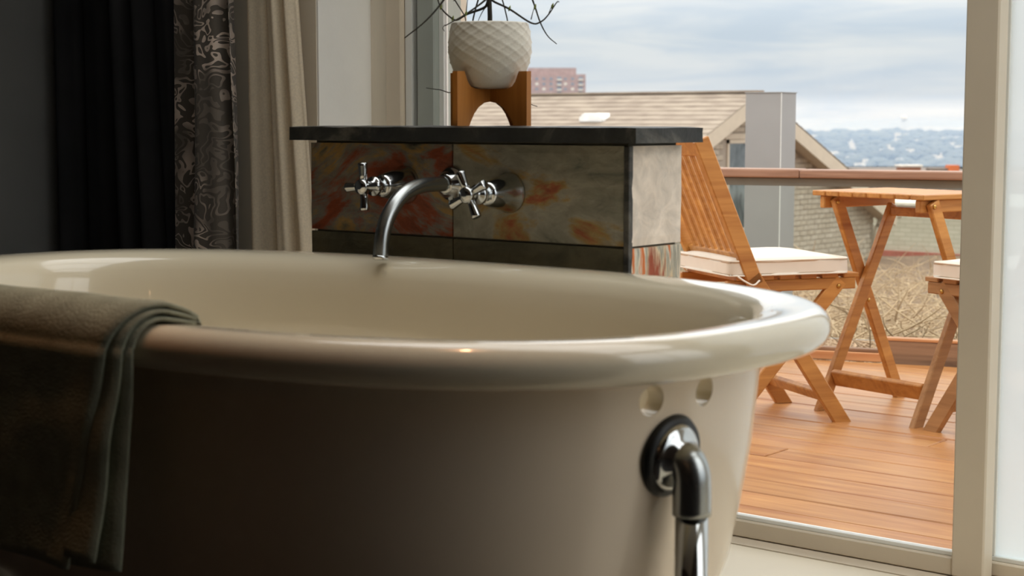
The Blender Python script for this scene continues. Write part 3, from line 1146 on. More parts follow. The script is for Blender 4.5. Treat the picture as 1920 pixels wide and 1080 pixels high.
curtain('dark_curtain', -3.42, -2.955, 2.43, M['velvet'], 5, 0.026, 0.01, 2.25, 'black lined curtain hanging in shadow beside the charcoal wall', seed=0.4,
        gather=lambda u, z, f: u + 0.05 * f * (0.5 - z) * 0.8)
curtain('brocade_curtain', -2.955, -2.755, 2.405, M['brocade'], 1.35, 0.034, 0.01, 2.25, 'dark brocade curtain with pale scroll pattern beside the sheer', seed=2.2,
        gather=lambda u, z, f: u - 0.04 * (0.9 - z) * (1 - f) * 0.6 - (0.04 * max(0.0, 0.72 - z) if f > 0.5 else 0.0))
curtain('sheer_curtain', -2.765, -2.590, 2.455, M['sheer'], 3.2, 0.016, 0.01, 2.27, 'off-white sheer curtain hanging next to the window return', seed=1.1, thick=0.0008,
        gather=lambda u, z, f: u + 0.085 * f * (0.95 - z))

# ================================================================== OUT OF DOORS: DECK
K_U, K_V, K_S = -3.25, 5.80, 0.309      # deck edge: v = K_V + K_S * (u - K_U)


def edge_v(u):
    return K_V + K_S * (u - K_U)


deck = empty('deck', (-2.0, 4.5, DECK), kind='structure')
BW, GAP = 0.139, 0.005
v = VW + 0.21
row = 0
while v < edge_v(2.6):
    us = K_U + (v - K_V) / K_S
    ue = K_U + (v + BW - GAP - K_V) / K_S
    a0, a1 = max(us + 0.06, -7.0), max(ue + 0.06, -7.0)
    cuts = [2.6]
    if row % 3 == 1:
        cuts = [-0.2, 2.6]
    elif row % 3 == 2 and a1 < -2.9:
        cuts = [-2.35 + 0.1 * (row % 4), 2.6]
    lo0, lo1 = a0, a1
    for cx in cuts:
        if cx <= max(lo0, lo1) + 0.05:
            continue
        poly = [(lo0, v), (cx - 0.002, v), (cx - 0.002, v + BW - GAP), (lo1, v + BW - GAP)]
        bm = bmesh.new()
        th = 0.028
        dz = random.uniform(-0.0015, 0.0015)
        mx, my = (lo0 + cx) / 2, v
        A = [bm.verts.new((x - mx, y - my, dz)) for x, y in poly]
        B = [bm.verts.new((x - mx, y - my, dz - th)) for x, y in poly]
        bm.faces.new(A)
        bm.faces.new(list(reversed(B)))
        for i in range(4):
            bm.faces.new((A[i], B[i], B[(i + 1) % 4], A[(i + 1) % 4]))
        bmesh.ops.bevel(bm, geom=[e for e in bm.edges if all(w in A for w in e.verts)], offset=0.003, segments=1, affect='EDGES')
        pl = obj('plank', bm, M['deck'], deck)
        pl.location = (mx + 2.0, my - 4.5, 0)
        lo0 = lo1 = cx + 0.002
    v += BW
    row += 1
obj('joist_frame', nbox(-5.5, 4.5, -1.6, 1.0, -0.2, -0.034), M['deck_old'], deck)

KDIR = Vector((1, K_S, 0)).normalized()
KANG = math.atan2(K_S, 1)
kb = Vector((K_U, K_V, DECK))
kerb = empty('deck_kerb', kb, KANG, label='weathered timber kerb boards along the outer edge of the deck', cat='kerb')
obj('flat_board', nbox(-3.0, 0.34, -0.01, 0.12, 0.0, 0.036, bev=0.003), M['kerb'], kerb)
obj('flat_board', nbox(-3.0, 0.36, 0.0, 0.04, 0.037, 0.050, bev=0.002), M['deck_old'], kerb)
obj('upright_board', nbox(0.345, 4.6, 0.02, 0.06, -0.02, 0.085, bev=0.003), M['deck_old'], kerb)
obj('edge_trim', nbox(0.345, 4.6, 0.018, 0.066, 0.085, 0.097, bev=0.002), M['kerb'], kerb)

# railing above the deck edge
rl = empty('deck_railing', kb + Vector((0.0, 0.17, 0)), KANG - R(3.0), label='cedar topped glass railing running along the deck edge', cat='railing')
RT = 0.752
obj('top_rail', nbox(-3.0, -0.085, -0.02, 0.11, RT - 0.034, RT + 0.002, bev=0.006, seg=2), M['railwood'], rl)
obj('top_rail', nbox(-0.083, 4.6, -0.02, 0.11, RT - 0.034, RT, bev=0.006, seg=2), M['railwood'], rl)
obj('under_rail', nbox(-3.0, 4.6, 0.02, 0.07, RT - 0.068, RT - 0.036, bev=0.002), M['rail_steel'], rl)
for a, b in ((-2.9, -0.9), (-0.895, 1.2), (1.205, 3.2)):
    obj('glass_panel', nbox(a, b, 0.040, 0.050, 0.06, RT - 0.069), M['rail_glass'], rl)
for x in (-0.9, 1.2, 3.3):
    if x > 1.0:
        obj('post', nbox(x - 0.03, x + 0.03, 0.02, 0.07, 0.0, RT - 0.06), M['rail_steel'], rl)


# ------------------------------------------------------------------ folding chair
def folding_chair(name, foot, face_ang, side, label, wm):
    """foot: ground point of the front foot on `side` (-1 right, +1 left of the sitter); face_ang: world facing"""
    W = 0.385
    f = Vector((math.cos(face_ang), math.sin(face_ang)))
    left = Vector((-f.y, f.x))
    origin = Vector(foot) - left * side * W / 2
    ch = empty(name, (origin.x, origin.y, DECK), face_ang, label=label, cat='chair')
    bolts = []
    for s in (-1, 1):
        y = s * W / 2
        yi = s * (W / 2 - 0.026)
        # back upright running down into the front leg
        bm = bmesh.new()
        bar(bm, (0.028, y, -0.04), (-0.325, y, 0.475), 0.050, 0.022, (0, 1, 0))
        cut_below(bm, 0.0)
        bar(bm, (-0.312, y, 0.445), (-0.505, y, 0.895), 0.050, 0.022, (0, 1, 0))
        obj('back_upright', bm, wm, ch)
        # rear leg
        bm = bmesh.new()
        bar(bm, (0.0, yi, 0.452), (-0.43, yi, -0.035), 0.046, 0.022, (0, 1, 0))
        cut_below(bm, 0.0)
        obj('rear_leg', bm, wm, ch)
        obj('seat_rail', bar(bmesh.new(), (-0.40, yi + s * 0.0135 * 0, 0.440), (0.050, yi, 0.440), 0.036, 0.0215, (0, 1, 0)), wm, ch)
        for (bx, bz) in ((-0.012, 0.432), (-0.165, 0.258)):
            bb = bmesh.new()
            yy = y if bz < 0.4 else yi
            lathe(bb, [(0.0075, 0.0), (0.0072, 0.003), (0.004, 0.005)], 12, axis=(0, s, 0), origin=(bx, yy + s * 0.011, bz))
            obj('bolt', bb, M['brass'], ch, True)
    for i in range(6):
        x = -0.37 + i * 0.075
        obj('seat_slat', nbox(x, x + 0.055, -W / 2 + 0.014, W / 2 - 0.014, 0.4585, 0.4725, bev=0.002), wm, ch)
    # back: rails and slats
    d = Vector((-0.193, 0, 0.45)).normalized()
    top = Vector((-0.497, 0, 0.872))
    low = Vector((-0.349, 0, 0.527))
    obj('crest_rail', bar(bmesh.new(), top + Vector((0, -W / 2 + 0.0115, 0)), top + Vector((0, W / 2 - 0.0115, 0)), 0.020, 0.060, d, 0.004), wm, ch)
    obj('lower_back_rail', bar(bmesh.new(), low + Vector((0, -W / 2 + 0.0115, 0)), low + Vector((0, W / 2 - 0.0115, 0)), 0.020, 0.045, d, 0.003), wm, ch)
    for i in range(7):
        y = -0.138 + i * 0.046
        obj('back_slat', bar(bmesh.new(), low + d * 0.02 + Vector((0, y, 0)), top - d * 0.028 + Vector((0, y, 0)), 0.012, 0.021, (0, 1, 0), 0.002), wm, ch)
    obj('front_stretcher', bar(bmesh.new(), (-0.058, -W / 2 + 0.011, 0.085), (-0.058, W / 2 - 0.011, 0.085), 0.040, 0.020, (1, 0, 0.68)), wm, ch)
    obj('rear_stretcher', bar(bmesh.new(), (-0.335, -W / 2 + 0.04, 0.075), (-0.335, W / 2 - 0.04, 0.075), 0.035, 0.018, (1, 0, -0.8)), wm, ch)
    return ch, origin


def cushion(origin, face_ang, label, group=None):
    root = empty('seat_cushion', (origin.x, origin.y, DECK + 0.473), face_ang, label=label, cat='cushion')
    bm = bmesh.new()
    x0, x1, hw, h = -0.40, 0.012, 0.197, 0.050
    box(bm, x0, x1, -hw, hw, 0.0, h)
    bmesh.ops.subdivide_edges(bm, edges=bm.edges[:], cuts=9, use_grid_fill=True)
    for v_ in bm.verts:
        fx = (v_.co.x - x0) / (x1 - x0) * 2 - 1
        fy = v_.co.y / hw
        bulge = (1 - fx ** 4) * (1 - fy ** 4)
        if v_.co.z > h * 0.9:
            v_.co.z += 0.014 * bulge
        m = mnoise.noise(v_.co * 9) * 0.003
        v_.co += Vector((m, -m, m * 0.6 if v_.co.z > h * 0.5 else 0))
    bmesh.ops.bevel(bm, geom=[e for e in bm.edges if e.calc_face_angle(0) > 1.0], offset=0.006, segments=2, affect='EDGES')
    pad = obj('pad', bm, M['cushion'], root, True)
    for z in (0.003, h - 0.002):
        loop = []
        r = 0.02
        for cxs, cys, a0 in ((x1 - r, hw - r, 0), (x0 + r, hw - r, 90), (x0 + r, -hw + r, 180), (x1 - r, -hw + r, 270)):
            for k in range(4):
                a = R(a0 + 30 * k)
                loop.append(Vector((cxs + (r + 0.001) * math.cos(a), cys + (r + 0.001) * math.sin(a), z)))
        loop.append(loop[0])
        obj('piping', tube(bmesh.new(), loop, 0.0028, 6, cap=False), M['cushion'], pad, True)
    for s in (-1, 1):
        tie = catmull([(-0.385, s * 0.19, 0.01), (-0.36, s * 0.212, -0.012), (-0.33, s * 0.214, -0.025), (-0.305, s * 0.206, -0.012)], 5)
        obj('tie', tube(bmesh.new(), tie, 0.003, 6), M['cushion'], root, True)
    return root


c1_ang = math.atan2(0.326, 0.945) + YAW
ch1, o1 = folding_chair('folding_chair', G(1.045, 5.13), c1_ang, -1, 'slatted wooden folding chair with cushion behind the tiled ledge', M['acacia'])
cushion(o1, c1_ang, 'cream seat cushion on the chair behind the tiled ledge')
c2_ang = math.atan2(0.86, -0.51) + YAW
ch2, o2 = folding_chair('folding_chair', G(1.290, 4.97), c2_ang, 1, 'wooden folding chair cut off by the door stile right of the table', M['acacia_grey'])
cushion(o2, c2_ang, 'cream seat cushion right of the table beside the door stile')


# ------------------------------------------------------------------ folding table
def folding_table():
    c = G(1.278, 5.348)
    ang = R(36) + YAW
    t = empty('folding_table', (c.x, c.y, DECK), ang, label='slatted wooden folding table with crossed legs between the two chairs', cat='table')
    H = 0.722
    wm = M['acacia']
    # local x: along the X frames; local y: away (minus y is the near/right frame)
    n = 8
    for i in range(n):
        y0 = -0.235 + i * 0.059
        obj('top_slat', nbox(-0.185, 0.185, y0, y0 + 0.054, H - 0.017, H, bev=0.003), wm, t)
    for s in (-1, 1):
        y = s * 0.20
        obj('apron', nbox(-0.170, 0.178, y - 0.011, y + 0.011, H - 0.058, H - 0.0175, bev=0.003), wm, t)
        yo = y - 0.0225
        obj('leg', cut_below(bar(bmesh.new(), (-0.128, yo, H - 0.024), (0.226, yo, -0.04), 0.044, 0.021, (0, 1, 0)), 0.0), wm, t)
        yb = y - 0.045
        obj('leg', cut_below(bar(bmesh.new(), (0.128, yb, H - 0.055), (-0.226, yb, -0.04), 0.044, 0.021, (0, 1, 0)), 0.0), M['acacia_grey'] if s < 0 else wm, t)
        for bx, bz, yy in ((-0.131, H - 0.038, yo - 0.011), (0.002, 0.352, yb - 0.011)):
            obj('bolt', lathe(bmesh.new(), [(0.0075, 0), (0.0072, 0.003), (0.004, 0.005)], 12, axis=(0, -1, 0), origin=(bx, yy, bz)), M['brass'], t, True)
    obj('stretcher', bar(bmesh.new(), (-0.155, -0.235, 0.105), (-0.155, 0.144, 0.105), 0.056, 0.020, (1, 0, 0.5)), wm, t)
    obj('cross_bar', bar(bmesh.new(), (0.11, -0.235, H - 0.075), (0.11, 0.144, H - 0.075), 0.030, 0.020, (1, 0, 0)), wm, t)
    return t


folding_table()

# ------------------------------------------------------------------ steel column beyond the railing
sp = G(1.352, 8.6)
col_ang = YAW + R(-33)
steel = empty('steel_column', (sp.x, sp.y, -0.55), col_ang, label='square galvanised steel column standing behind the deck railing', cat='column')
obj('front_sheet', nbox(-0.105, 0.095, -0.09, 0.10, 0.0, 1.507, bev=0.002), M['steel'], steel)
obj('edge_bead', nbox(0.0945, 0.0975, -0.0925, -0.0895, 0.0, 1.507), M['frame_white'], steel)
obj('cap', nbox(-0.109, 0.099, -0.094, 0.104, 1.507, 1.512), M['steel'], steel)

# ------------------------------------------------------------------ dry slope and vines
gm = bmesh.new()
NX, NY = 60, 50
gg = {}
for i in range(NX + 1):
    for j in range(NY + 1):
        lat = -14 + 40 * i / NX
        fwd = 5.9 + 34 * (j / NY) ** 1.6
        p = G(lat, fwd)
        if p.y < edge_v(p.x) + 0.1:
            dd = edge_v(p.x) + 0.1 - p.y
            p.y += dd
        z = -0.42 - 0.050 * max(0.0, fwd - 7.0) + 0.06 * mnoise.noise(Vector((p.x * 0.9, p.y * 0.9, 0)))
        gg[i, j] = gm.verts.new((p.x, p.y, z))
for i in range(NX):
    for j in range(NY):
        gm.faces.new((gg[i, j], gg[i + 1, j], gg[i + 1, j + 1], gg[i, j + 1]))
bmesh.ops.remove_doubles(gm, verts=gm.verts, dist=1e-4)
tag(obj('ground', gm, M['dry_ground'], smooth=True), kind='structure')

vm = bmesh.new()
rnd = random.Random(11)
for n in range(3600):
    t = rnd.random()
    fwd = 6.5 + 12.0 * t ** 1.7
    lat = fwd * rnd.uniform(0.10, 0.33)
    p = G(lat, fwd)
    if p.y < edge_v(p.x) + 0.22:
        continue
    if (p - G(1.352, 8.6)).length < 0.4:
        continue
    gz = -0.42 - 0.050 * max(0.0, fwd - 7.0)
    hmax = 0.30 if fwd < 9 else 0.20
    h = gz + 0.02 + hmax * rnd.random() ** 1.3
    L = rnd.uniform(0.10, 0.42) * (1.2 if fwd > 9 else 1.0)
    a = rnd.uniform(0, 2 * math.pi)
    el_ = rnd.gauss(0.05, 0.35)
    cur = Vector((p.x, p.y, h))
    d = Vector((math.cos(a) * math.cos(el_), math.sin(a) * math.cos(el_), math.sin(el_)))
    bend = Vector((rnd.gauss(0, 1), rnd.gauss(0, 1), rnd.gauss(-0.1, 0.8))) * 0.28
    pts = [cur.copy()]
    for k in range(5):
        cur = cur + d * L / 5
        d = (d + bend * 0.6).normalized()
        if cur.z < gz - 0.02:
            cur.z = gz
        pts.append(cur.copy())
    r = rnd.uniform(0.0022, 0.0058)
    tube(vm, pts, [r, r, r * 0.9, r * 0.8, r * 0.6, r * 0.4], 4, cap=False)
# taller loose stems that rise in front of the wall
for n in range(46):
    fwd = rnd.uniform(8.0, 13.0)
    lat = fwd * rnd.uniform(0.185, 0.275)
    p = G(lat, fwd)
    gz = -0.45 - 0.050 * max(0.0, fwd - 7.0)
    cur = Vector((p.x, p.y, gz))
    d = Vector((rnd.gauss(0, 0.35), rnd.gauss(0, 0.35), 1)).normalized()
    bend = Vector((rnd.gauss(0, 0.3), rnd.gauss(0, 0.3), -0.1))
    pts = [cur.copy()]
    L = rnd.uniform(0.25, 0.62)
    for k in range(7):
        cur = cur + d * L / 7
        d = (d + bend * 0.25 + Vector((rnd.gauss(0, 0.12), rnd.gauss(0, 0.12), 0))).normalized()
        pts.append(cur.copy())
    tube(vm, pts, [0.0045 * (1 - i / 9) for i in range(8)], 4, cap=False)
tag(obj('dry_vines', vm, M['dry_vine']), 'tangled mat of dry brown vines growing beyond the deck kerb', 'vines', kind='stuff')

# ================================================================== NEIGHBOURING HOUSE
HU = -12.0                       # plane of the gable wall
PV, PZ = 19.8, 1.17              # ridge
EV, EZ = 4.0, -0.55              # half span, eave height
house = empty('neighbour_house', (HU, PV, -4.0), label='cream painted brick house with gable roof beyond the deck', cat='house')
ho = Vector((HU, PV, -4.0))


def hobj(name, bm, mat, parent=None, **k):
    bmesh.ops.translate(bm, verts=bm.verts, vec=-ho)
    return obj(name, bm, mat, parent or house, **k)


bm = bmesh.new()
g5 = [(PV - EV, -4.0), (PV + EV, -4.0), (PV + EV, EZ), (PV, PZ - 0.06), (PV - EV, EZ)]
a = [bm.verts.new((HU - 0.016, y, z)) for y, z in g5]
b = [bm.verts.new((HU - 15, y, z)) for y, z in g5]
bm.faces.new(a)
bm.faces.new(list(reversed(b)))
for i in range(5):
    bm.faces.new((a[i], b[i], b[(i + 1) % 5], a[(i + 1) % 5]))
gable_wall = hobj('wall', bm, M['mortar'])
# window in the gable: x 1365..1400, y 262..440
WV0, WV1, WZ0, WZ1 = 19.40, 20.55, -0.72, 0.56


def gable_z(y):
    return PZ - 0.06 - abs(y - PV) * (PZ - 0.06 - EZ) / EV


BLN, BH, MJ = 0.215, 0.066, 0.011
proto = None
rest = bmesh.new()
count = 0
zrow = -1.95
ri = 0
brick_me = None


def screen_x(p):
    lat = math.cos(YAW) * p[0] + math.sin(YAW) * p[1]
    fw = -math.sin(YAW) * p[0] + math.cos(YAW) * p[1]
    return 960 + FPX * lat / fw, HORIZON + (CAMZ - p[2]) / fw * 3090


while zrow < PZ:
    y = PV - EV - (0.113 if ri % 2 else 0)
    while y < PV + EV:
        y0, y1 = y + 0.0, y + BLN
        y += BLN + MJ
        zt = zrow + BH
        if y1 > PV + EV or y0 < PV - EV:
            y1 = min(y1, PV + EV)
            y0 = max(y0, PV - EV)
            if y1 - y0 < 0.05:
                continue
        if min(gable_z(y0), gable_z(y1)) < zt + 0.04:
            continue
        if y1 > WV0 - 0.06 and y0 < WV1 + 0.06 and zt > WZ0 - 0.10 and zrow < WZ1 + 0.09:
            continue
        sx, sy = screen_x((HU, (y0 + y1) / 2, zrow))
        seen = (1308 < sx < 1400 and sy < 500) or (1488 < sx < 1645 and 270 < sy < 505)
        if seen and count < 300 and abs(y1 - y0 - BLN) < 1e-6:
            if brick_me is None:
                bb = nbox(-0.018, 0.0, -BLN / 2, BLN / 2, 0, BH, bev=0.004)
                o = obj('brick', bb, M['brick'], gable_wall)
                brick_me = o.data
            else:
                o = link('brick', brick_me, M['brick'], gable_wall)
            o.location = (random.uniform(-0.003, 0.003), (y0 + y1) / 2 - PV, zrow + 4.0)
            count += 1
        else:
            box(rest, HU - 0.018, HU, y0, y1, zrow, zt)
    zrow += BH + MJ
    ri += 1
tag(hobj('brickwork', rest, M['brick'], gable_wall), kind='stuff')
# window
wf = bmesh.new()
box(wf, HU - 0.05, HU + 0.004, WV0, WV0 + 0.05, WZ0, WZ1)
box(wf, HU - 0.05, HU + 0.004, WV1 - 0.05, WV1, WZ0, WZ1)
box(wf, HU - 0.05, HU + 0.004, WV0, WV1, WZ1 - 0.05, WZ1)
box(wf, HU - 0.05, HU + 0.004, WV0, WV1, WZ0, WZ0 + 0.05)
wfo = hobj('window', wf, M['fascia'])
t = NT('dim_house_window')
bs = t.bsdf(0.12, 0, 0.6)
vv = t.coords((1, 2.2, 1))
t.l(t.ramp(t.noise(vv, 2.2, 3, 0.5, 1.0), ((0.35, s2l((60, 68, 72))), (0.6, s2l((104, 112, 114))))), bs.inputs['Base Color'])
M['house_pane'] = t.m
hobj('pane', nbox(HU - 0.014, HU - 0.008, WV0 + 0.05, WV1 - 0.05, WZ0 + 0.05, WZ1 - 0.05), M['house_pane'], wfo)
hobj('sill', nbox(HU - 0.05, HU + 0.06, WV0 - 0.06, WV1 + 0.06, WZ0 - 0.095, WZ0 - 0.005, bev=0.006), M['fascia'])
hobj('lintel', nbox(HU - 0.03, HU + 0.006, WV0 - 0.06, WV1 + 0.06, WZ1 + 0.005, WZ1 + 0.085, bev=0.004), M['fascia'])
# roof: courses of shingles, both slopes
slope = math.atan2(PZ - EZ, EV)
run = EV / math.cos(slope) + 0.30
for s in (-1, 1):
    rm = bmesh.new()
    nC = 30
    for i in range(nC):
        d0 = run * i / nC
        d1 = run * (i + 1) / nC + 0.03
        up0, up1 = 0.045, 0.055
        seg = 1
        xL, xR = HU - 15.3, HU + 0.28
        pts = []
        for d, up in ((d0, up0), (d1, up1)):
            yy = PV + s * (d * math.cos(slope)) + s * up * math.sin(slope)
            zz = PZ - d * math.sin(slope) + up * math.cos(slope)
            pts.append((yy, zz))
        yb, zb = pts[1][0] - s * 0.010 * math.sin(slope), pts[1][1] - 0.010 * math.cos(slope)
        q = [rm.verts.new((xL, *pts[0])), rm.verts.new((xR, *pts[0])), rm.verts.new((xR, *pts[1])), rm.verts.new((xL, *pts[1])),
             rm.verts.new((xR, yb, zb)), rm.verts.new((xL, yb, zb))]
        rm.faces.new(q[:4])
        rm.faces.new((q[3], q[2], q[4], q[5]))
        rm.faces.new((q[1], q[4], q[2]))
    # roof deck under the courses
    k0 = (PV, PZ + 0.03)
    k1 = (PV + s * run * math.cos(slope), PZ + 0.03 - run * math.sin(slope))
    vs1 = [rm.verts.new((x, y, z)) for x in (HU - 15.3, HU + 0.26) for y, z in (k0, k1)]
    rm.faces.new((vs1[0], vs1[1], vs1[3], vs1[2]))
    tag(hobj('roof_shingles', rm, M['shingle']), kind='stuff')
    # rake (barge) board on the gable edge
    rb = bmesh.new()
    bar(rb, (HU + 0.26, PV, PZ - 0.075), (HU + 0.26, PV + s * run * math.cos(slope), PZ - 0.075 - run * math.sin(slope)), 0.21, 0.03, (1, 0, 0), 0.004)
    hobj('rake_board', rb, M['fascia'])
    so = bmesh.new()
    bar(so, (HU + 0.12, PV, PZ - 0.12), (HU + 0.12, PV + s * run * math.cos(slope), PZ - 0.12 - run * math.sin(slope)), 0.03, 0.27, (1, 0, 0), 0.002)
    hobj('soffit', so, M['fascia'])
    ge = PV + s * (run * math.cos(slope) + 0.05)
    hobj('gutter', tube(bmesh.new(), [(HU - 15, ge, PZ - run * math.sin(slope)), (HU + 0.3, ge, PZ - run * math.sin(slope))], 0.06, 10), M['fascia'], smooth=True)
hobj('ridge_cap', bar(bmesh.new(), (HU - 15.3, PV, PZ + 0.055), (HU + 0.285, PV, PZ + 0.055), 0.03, 0.16, (0, 1, 0)), M['shingle'])
# white roof vent
rv = bmesh.new()
vy, vu = 18.95, -13.9
vz = PZ + 0.05 - (PV - vy) * math.tan(slope)
pr = [(-0.20, -0.05), (0.20, -0.05), (0.20, 0.015), (0.12, 0.075), (-0.12, 0.075), (-0.20, 0.015)]
prism(rv, [(x, z) for x, z in pr], -0.16, 0.16)
bmesh.ops.bevel(rv, geom=rv.edges[:], offset=0.012, segments=2, affect='EDGES')
bmesh.ops.translate(rv, verts=rv.verts, vec=(vu, vy, vz))
hobj('roof_vent', rv, M['white_plastic'], smooth=False)
# downpipe at the far corner
hobj('downpipe', tube(bmesh.new(), catmull([(HU + 0.06, PV + EV + 0.2, EZ - 0.08), (HU + 0.06, PV + EV + 0.05, EZ - 0.3), (HU + 0.06, PV + EV - 0.03, EZ - 0.6), (HU + 0.06, PV + EV - 0.03, -3.9)], 5), 0.04, 10), M['fascia'], smooth=True)

# second building behind, to the right
b2 = empty('garden_building', (-8.0, 26.0, -4.0), label='low pale brick building with a red base band behind the table', cat='building')
bo = Vector((-8.0, 26.0, -4.0))


def b2obj(name, bm, mat):
    bmesh.ops.translate(bm, verts=bm.verts, vec=-bo)
    return obj(name, bm, mat, b2)


b2obj('wall', nbox(-15.5, 2.0, 26.0, 30.0, -4.0, -0.62), M['far_wall'])
b2obj('base_band', nbox(-15.5, 2.0, 25.90, 26.0, -1.56, -1.40), M['red_trim'])
b2obj('coping', nbox(-15.6, 2.1, 25.9, 30.1, -0.62, -0.56, bev=0.01), M['far_pale'])
b2obj('plinth', nbox(-15.5, 2.0, 25.95, 26.0, -2.5, -1.56), M['brown_brick'])

# rooftops just above the rail
def roof_at(px0, px1, ptop, fwd, depth=2.0):
    l0, l1 = (px0 - 960) / FPX * fwd, (px1 - 960) / FPX * fwd
    z = CAMZ - (ptop - HORIZON) / 3090 * fwd
    return l0, l1, z


fw = 62.0
ang = YAW
rt = empty('distant_rooftop', (*G(16.4, fw + 3), -12), ang, label='flat distant rooftop with brick chimneys just above the deck rail', cat='building')
l0, l1, z = roof_at(1640, 1860, 323, fw)
obj('roof', nbox(l0 - 16.4, l1 - 16.4, -3.2, 4.0, 0, z + 12), M['far_roof'], rt)
l0, l1, z = roof_at(1692, 1730, 313, fw)
chm = obj('chimney', nbox(l0 - 16.4, l1 - 16.4, -2.6, -1.9, z + 11.2, z + 12.0), M['brown_brick'], rt)
obj('chimney_cap', nbox(l0 - 16.46, l1 - 16.34, -2.66, -1.84, z + 12.0, z + 12.07), M['far_pale'], chm)
l0, l1, z = roof_at(1748, 1782, 316, fw)
obj('skylight', nbox(l0 - 16.4, l1 - 16.4, -2.6, -1.9, z + 11.2, z + 12.0), M['far_roof'], rt)
l0, l1, z = roof_at(1781, 1801, 310, fw)
obj('chimney', nbox(l0 - 16.4, l1 - 16.4, -2.7, -2.2, z + 11.0, z + 12.0), M['orange_brick'], rt)

# ------------------------------------------------------------------ apartment block far off
FB = 1500.0
lat0 = (985 - 960) / FPX * FB
lat1 = (1097 - 960) / FPX * FB
wB = lat1 - lat0
zt = CAMZ + (228 - 140) / 3090 * FB
zp = CAMZ + (228 - 128) / 3090 * FB
cB = G((lat0 + lat1) / 2, FB)
blk = empty('apartment_tower', (*cB, -40), YAW, label='distant red brick apartment tower rising behind the neighbouring roof', cat='building')
obj('wall', nbox(-wB / 2, wB / 2, 0, 18, 0, zt + 40), M['hazed_brick'], blk)
obj('penthouse', nbox(-wB / 2 + 2, wB / 2 - 8.5, 1, 15, zt + 40, zp + 40), M['hazed_brick'], blk)
for r_ in range(7):
    z = zt + 40 - 5.2 - r_ * 4.6
    for c_ in range(8):
        x = -wB / 2 + 2.5 + c_ * 6.5
        if c_ in (4, 7):
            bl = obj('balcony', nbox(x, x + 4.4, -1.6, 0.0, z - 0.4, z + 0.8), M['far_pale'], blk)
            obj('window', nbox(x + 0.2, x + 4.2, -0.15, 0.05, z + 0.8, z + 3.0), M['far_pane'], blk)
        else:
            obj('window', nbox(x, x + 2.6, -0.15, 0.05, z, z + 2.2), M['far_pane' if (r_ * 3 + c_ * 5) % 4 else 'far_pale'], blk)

# ------------------------------------------------------------------ valley and far hill
hm = bmesh.new()
NX, NY = 120, 46
hg = {}
for i in range(NX + 1):
    for j in range(NY + 1):
        t = j / NY
        fwd = 250 + 5250 * t
        lat = (-0.35 + 0.95 * i / NX) * fwd
        if fwd < 2600:
            zz = -6 - 95 * ((fwd - 250) / 2350) ** 0.8
        else:
            q = min(1, (fwd - 2600) / 2400)
            zz = -101 + 64 * (q * q * (3 - 2 * q))
        if fwd > 4600:
            zz += 9 * mnoise.noise(Vector((lat / 260, 3.0, 0))) + 4 * mnoise.noise(Vector((lat / 60, 1.0, 0))) - (0.03 * max(0, fwd - 5100))
        p = G(lat, fwd)
        hg[i, j] = hm.verts.new((p.x, p.y, zz))
for i in range(NX):
    for j in range(NY):
        hm.faces.new((hg[i, j], hg[i + 1, j], hg[i + 1, j + 1], hg[i, j + 1]))
tag(obj('hillside', hm, M['hill'], smooth=True), kind='structure')


def hill_z(fwd):
    if fwd < 2600:
        return -6 - 95 * ((fwd - 250) / 2350) ** 0.8
    q = min(1, (fwd - 2600) / 2400)
    return -101 + 64 * (q * q * (3 - 2 * q))


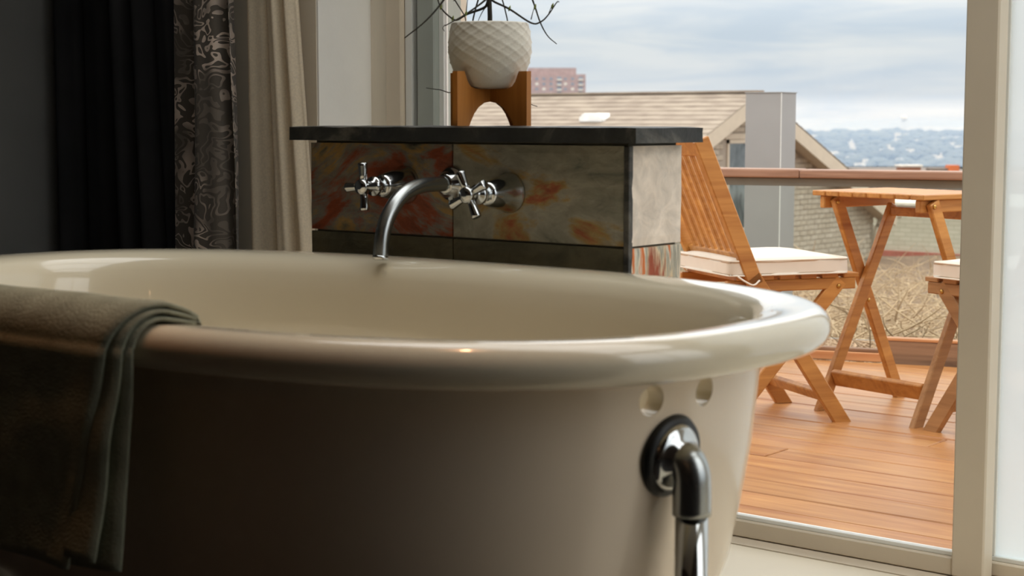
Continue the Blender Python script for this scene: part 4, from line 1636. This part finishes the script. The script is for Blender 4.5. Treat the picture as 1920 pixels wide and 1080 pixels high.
# scattered houses, too many and too small to tell apart
tm = bmesh.new()
rt_ = random.Random(5)
for n in range(520):
    fwd = 2300 + 2500 * rt_.random() ** 0.9
    lat = fwd * rt_.uniform(0.12, 0.34)
    if rt_.random() < 0.35 and fwd > 3600:
        continue
    p = G(lat, fwd)
    w = rt_.uniform(7, 20) * (1.6 if rt_.random() < 0.12 else 1)
    d = rt_.uniform(8, 14)
    h = rt_.uniform(4, 8) * (2.2 if rt_.random() < 0.06 else 1)
    z = hill_z(fwd)
    b3 = nbox(-w / 2, w / 2, -d / 2, d / 2, -4, h)
    bmesh.ops.transform(b3, matrix=Matrix.Translation((p.x, p.y, z)) @ Matrix.Rotation(YAW + rt_.uniform(-0.6, 0.6), 4, 'Z'), verts=b3.verts)
    me = bpy.data.meshes.new('tmp')
    b3.to_mesh(me)
    b3.free()
    tm.from_mesh(me)
    bpy.data.meshes.remove(me)
tag(obj('hillside_town', tm, M['far_pale']), 'pale houses scattered over the far blue hillside', 'town', kind='stuff')
# bare woods along the crest
wm_ = bmesh.new()
for n in range(900):
    fwd = rt_.uniform(2700, 5050)
    lat = fwd * rt_.uniform(0.13, 0.33)
    p = G(lat, fwd)
    z = hill_z(fwd)
    if fwd > 4600:
        z += 9 * mnoise.noise(Vector((lat / 260, 3.0, 0)))
    s = rt_.uniform(6, 14)
    bmesh.ops.create_icosphere(wm_, subdivisions=1, radius=s, matrix=Matrix.Translation((p.x, p.y, z + s * 0.5)) @ Matrix.Diagonal((1.5, 1.5, 0.8, 1)))
tag(obj('hillside_woods', wm_, M['hill']), 'bare winter woods covering the far hillside', 'woods', kind='stuff')
# water tower on the crest
wt = G((1691 - 960) / FPX * 4950, 4950)
wz = CAMZ - (240 - 228) / 3090 * 4950
wto = empty('water_tower', (wt.x, wt.y, wz - 8), label='pale water tower on the skyline of the far hill', cat='water tower')
obj('tank', lathe(bmesh.new(), [(2, 28), (8, 30), (10, 34), (10, 40), (6, 45), (1, 46.5)], 20), M['far_pale'], wto, True)
for k in range(6):
    a = k * math.pi / 3
    obj('leg', tube(bmesh.new(), [(9.5 * math.cos(a), 9.5 * math.sin(a), 0), (8.5 * math.cos(a), 8.5 * math.sin(a), 33)], 0.7, 6), M['far_pale'], wto)


# ------------------------------------------------------------------ haze over the valley
def haze():
    t = NT('valley_haze')
    vsn = t.n('ShaderNodeVolumeScatter')
    vsn.inputs['Color'].default_value = (0.36, 0.50, 0.74, 1)
    vsn.inputs['Density'].default_value = 0.00032
    vsn.inputs['Anisotropy'].default_value = 0.0
    t.l(vsn.outputs[0], t.out.inputs['Volume'])
    c = G(0, 0)
    bm = nbox(-2500, 3500, 150, 6200, -160, 6)
    o = obj('valley_haze', bm, t.m, rotz=YAW)
    tag(o, 'thin blue haze lying over the far valley', 'haze', kind='stuff')


haze()
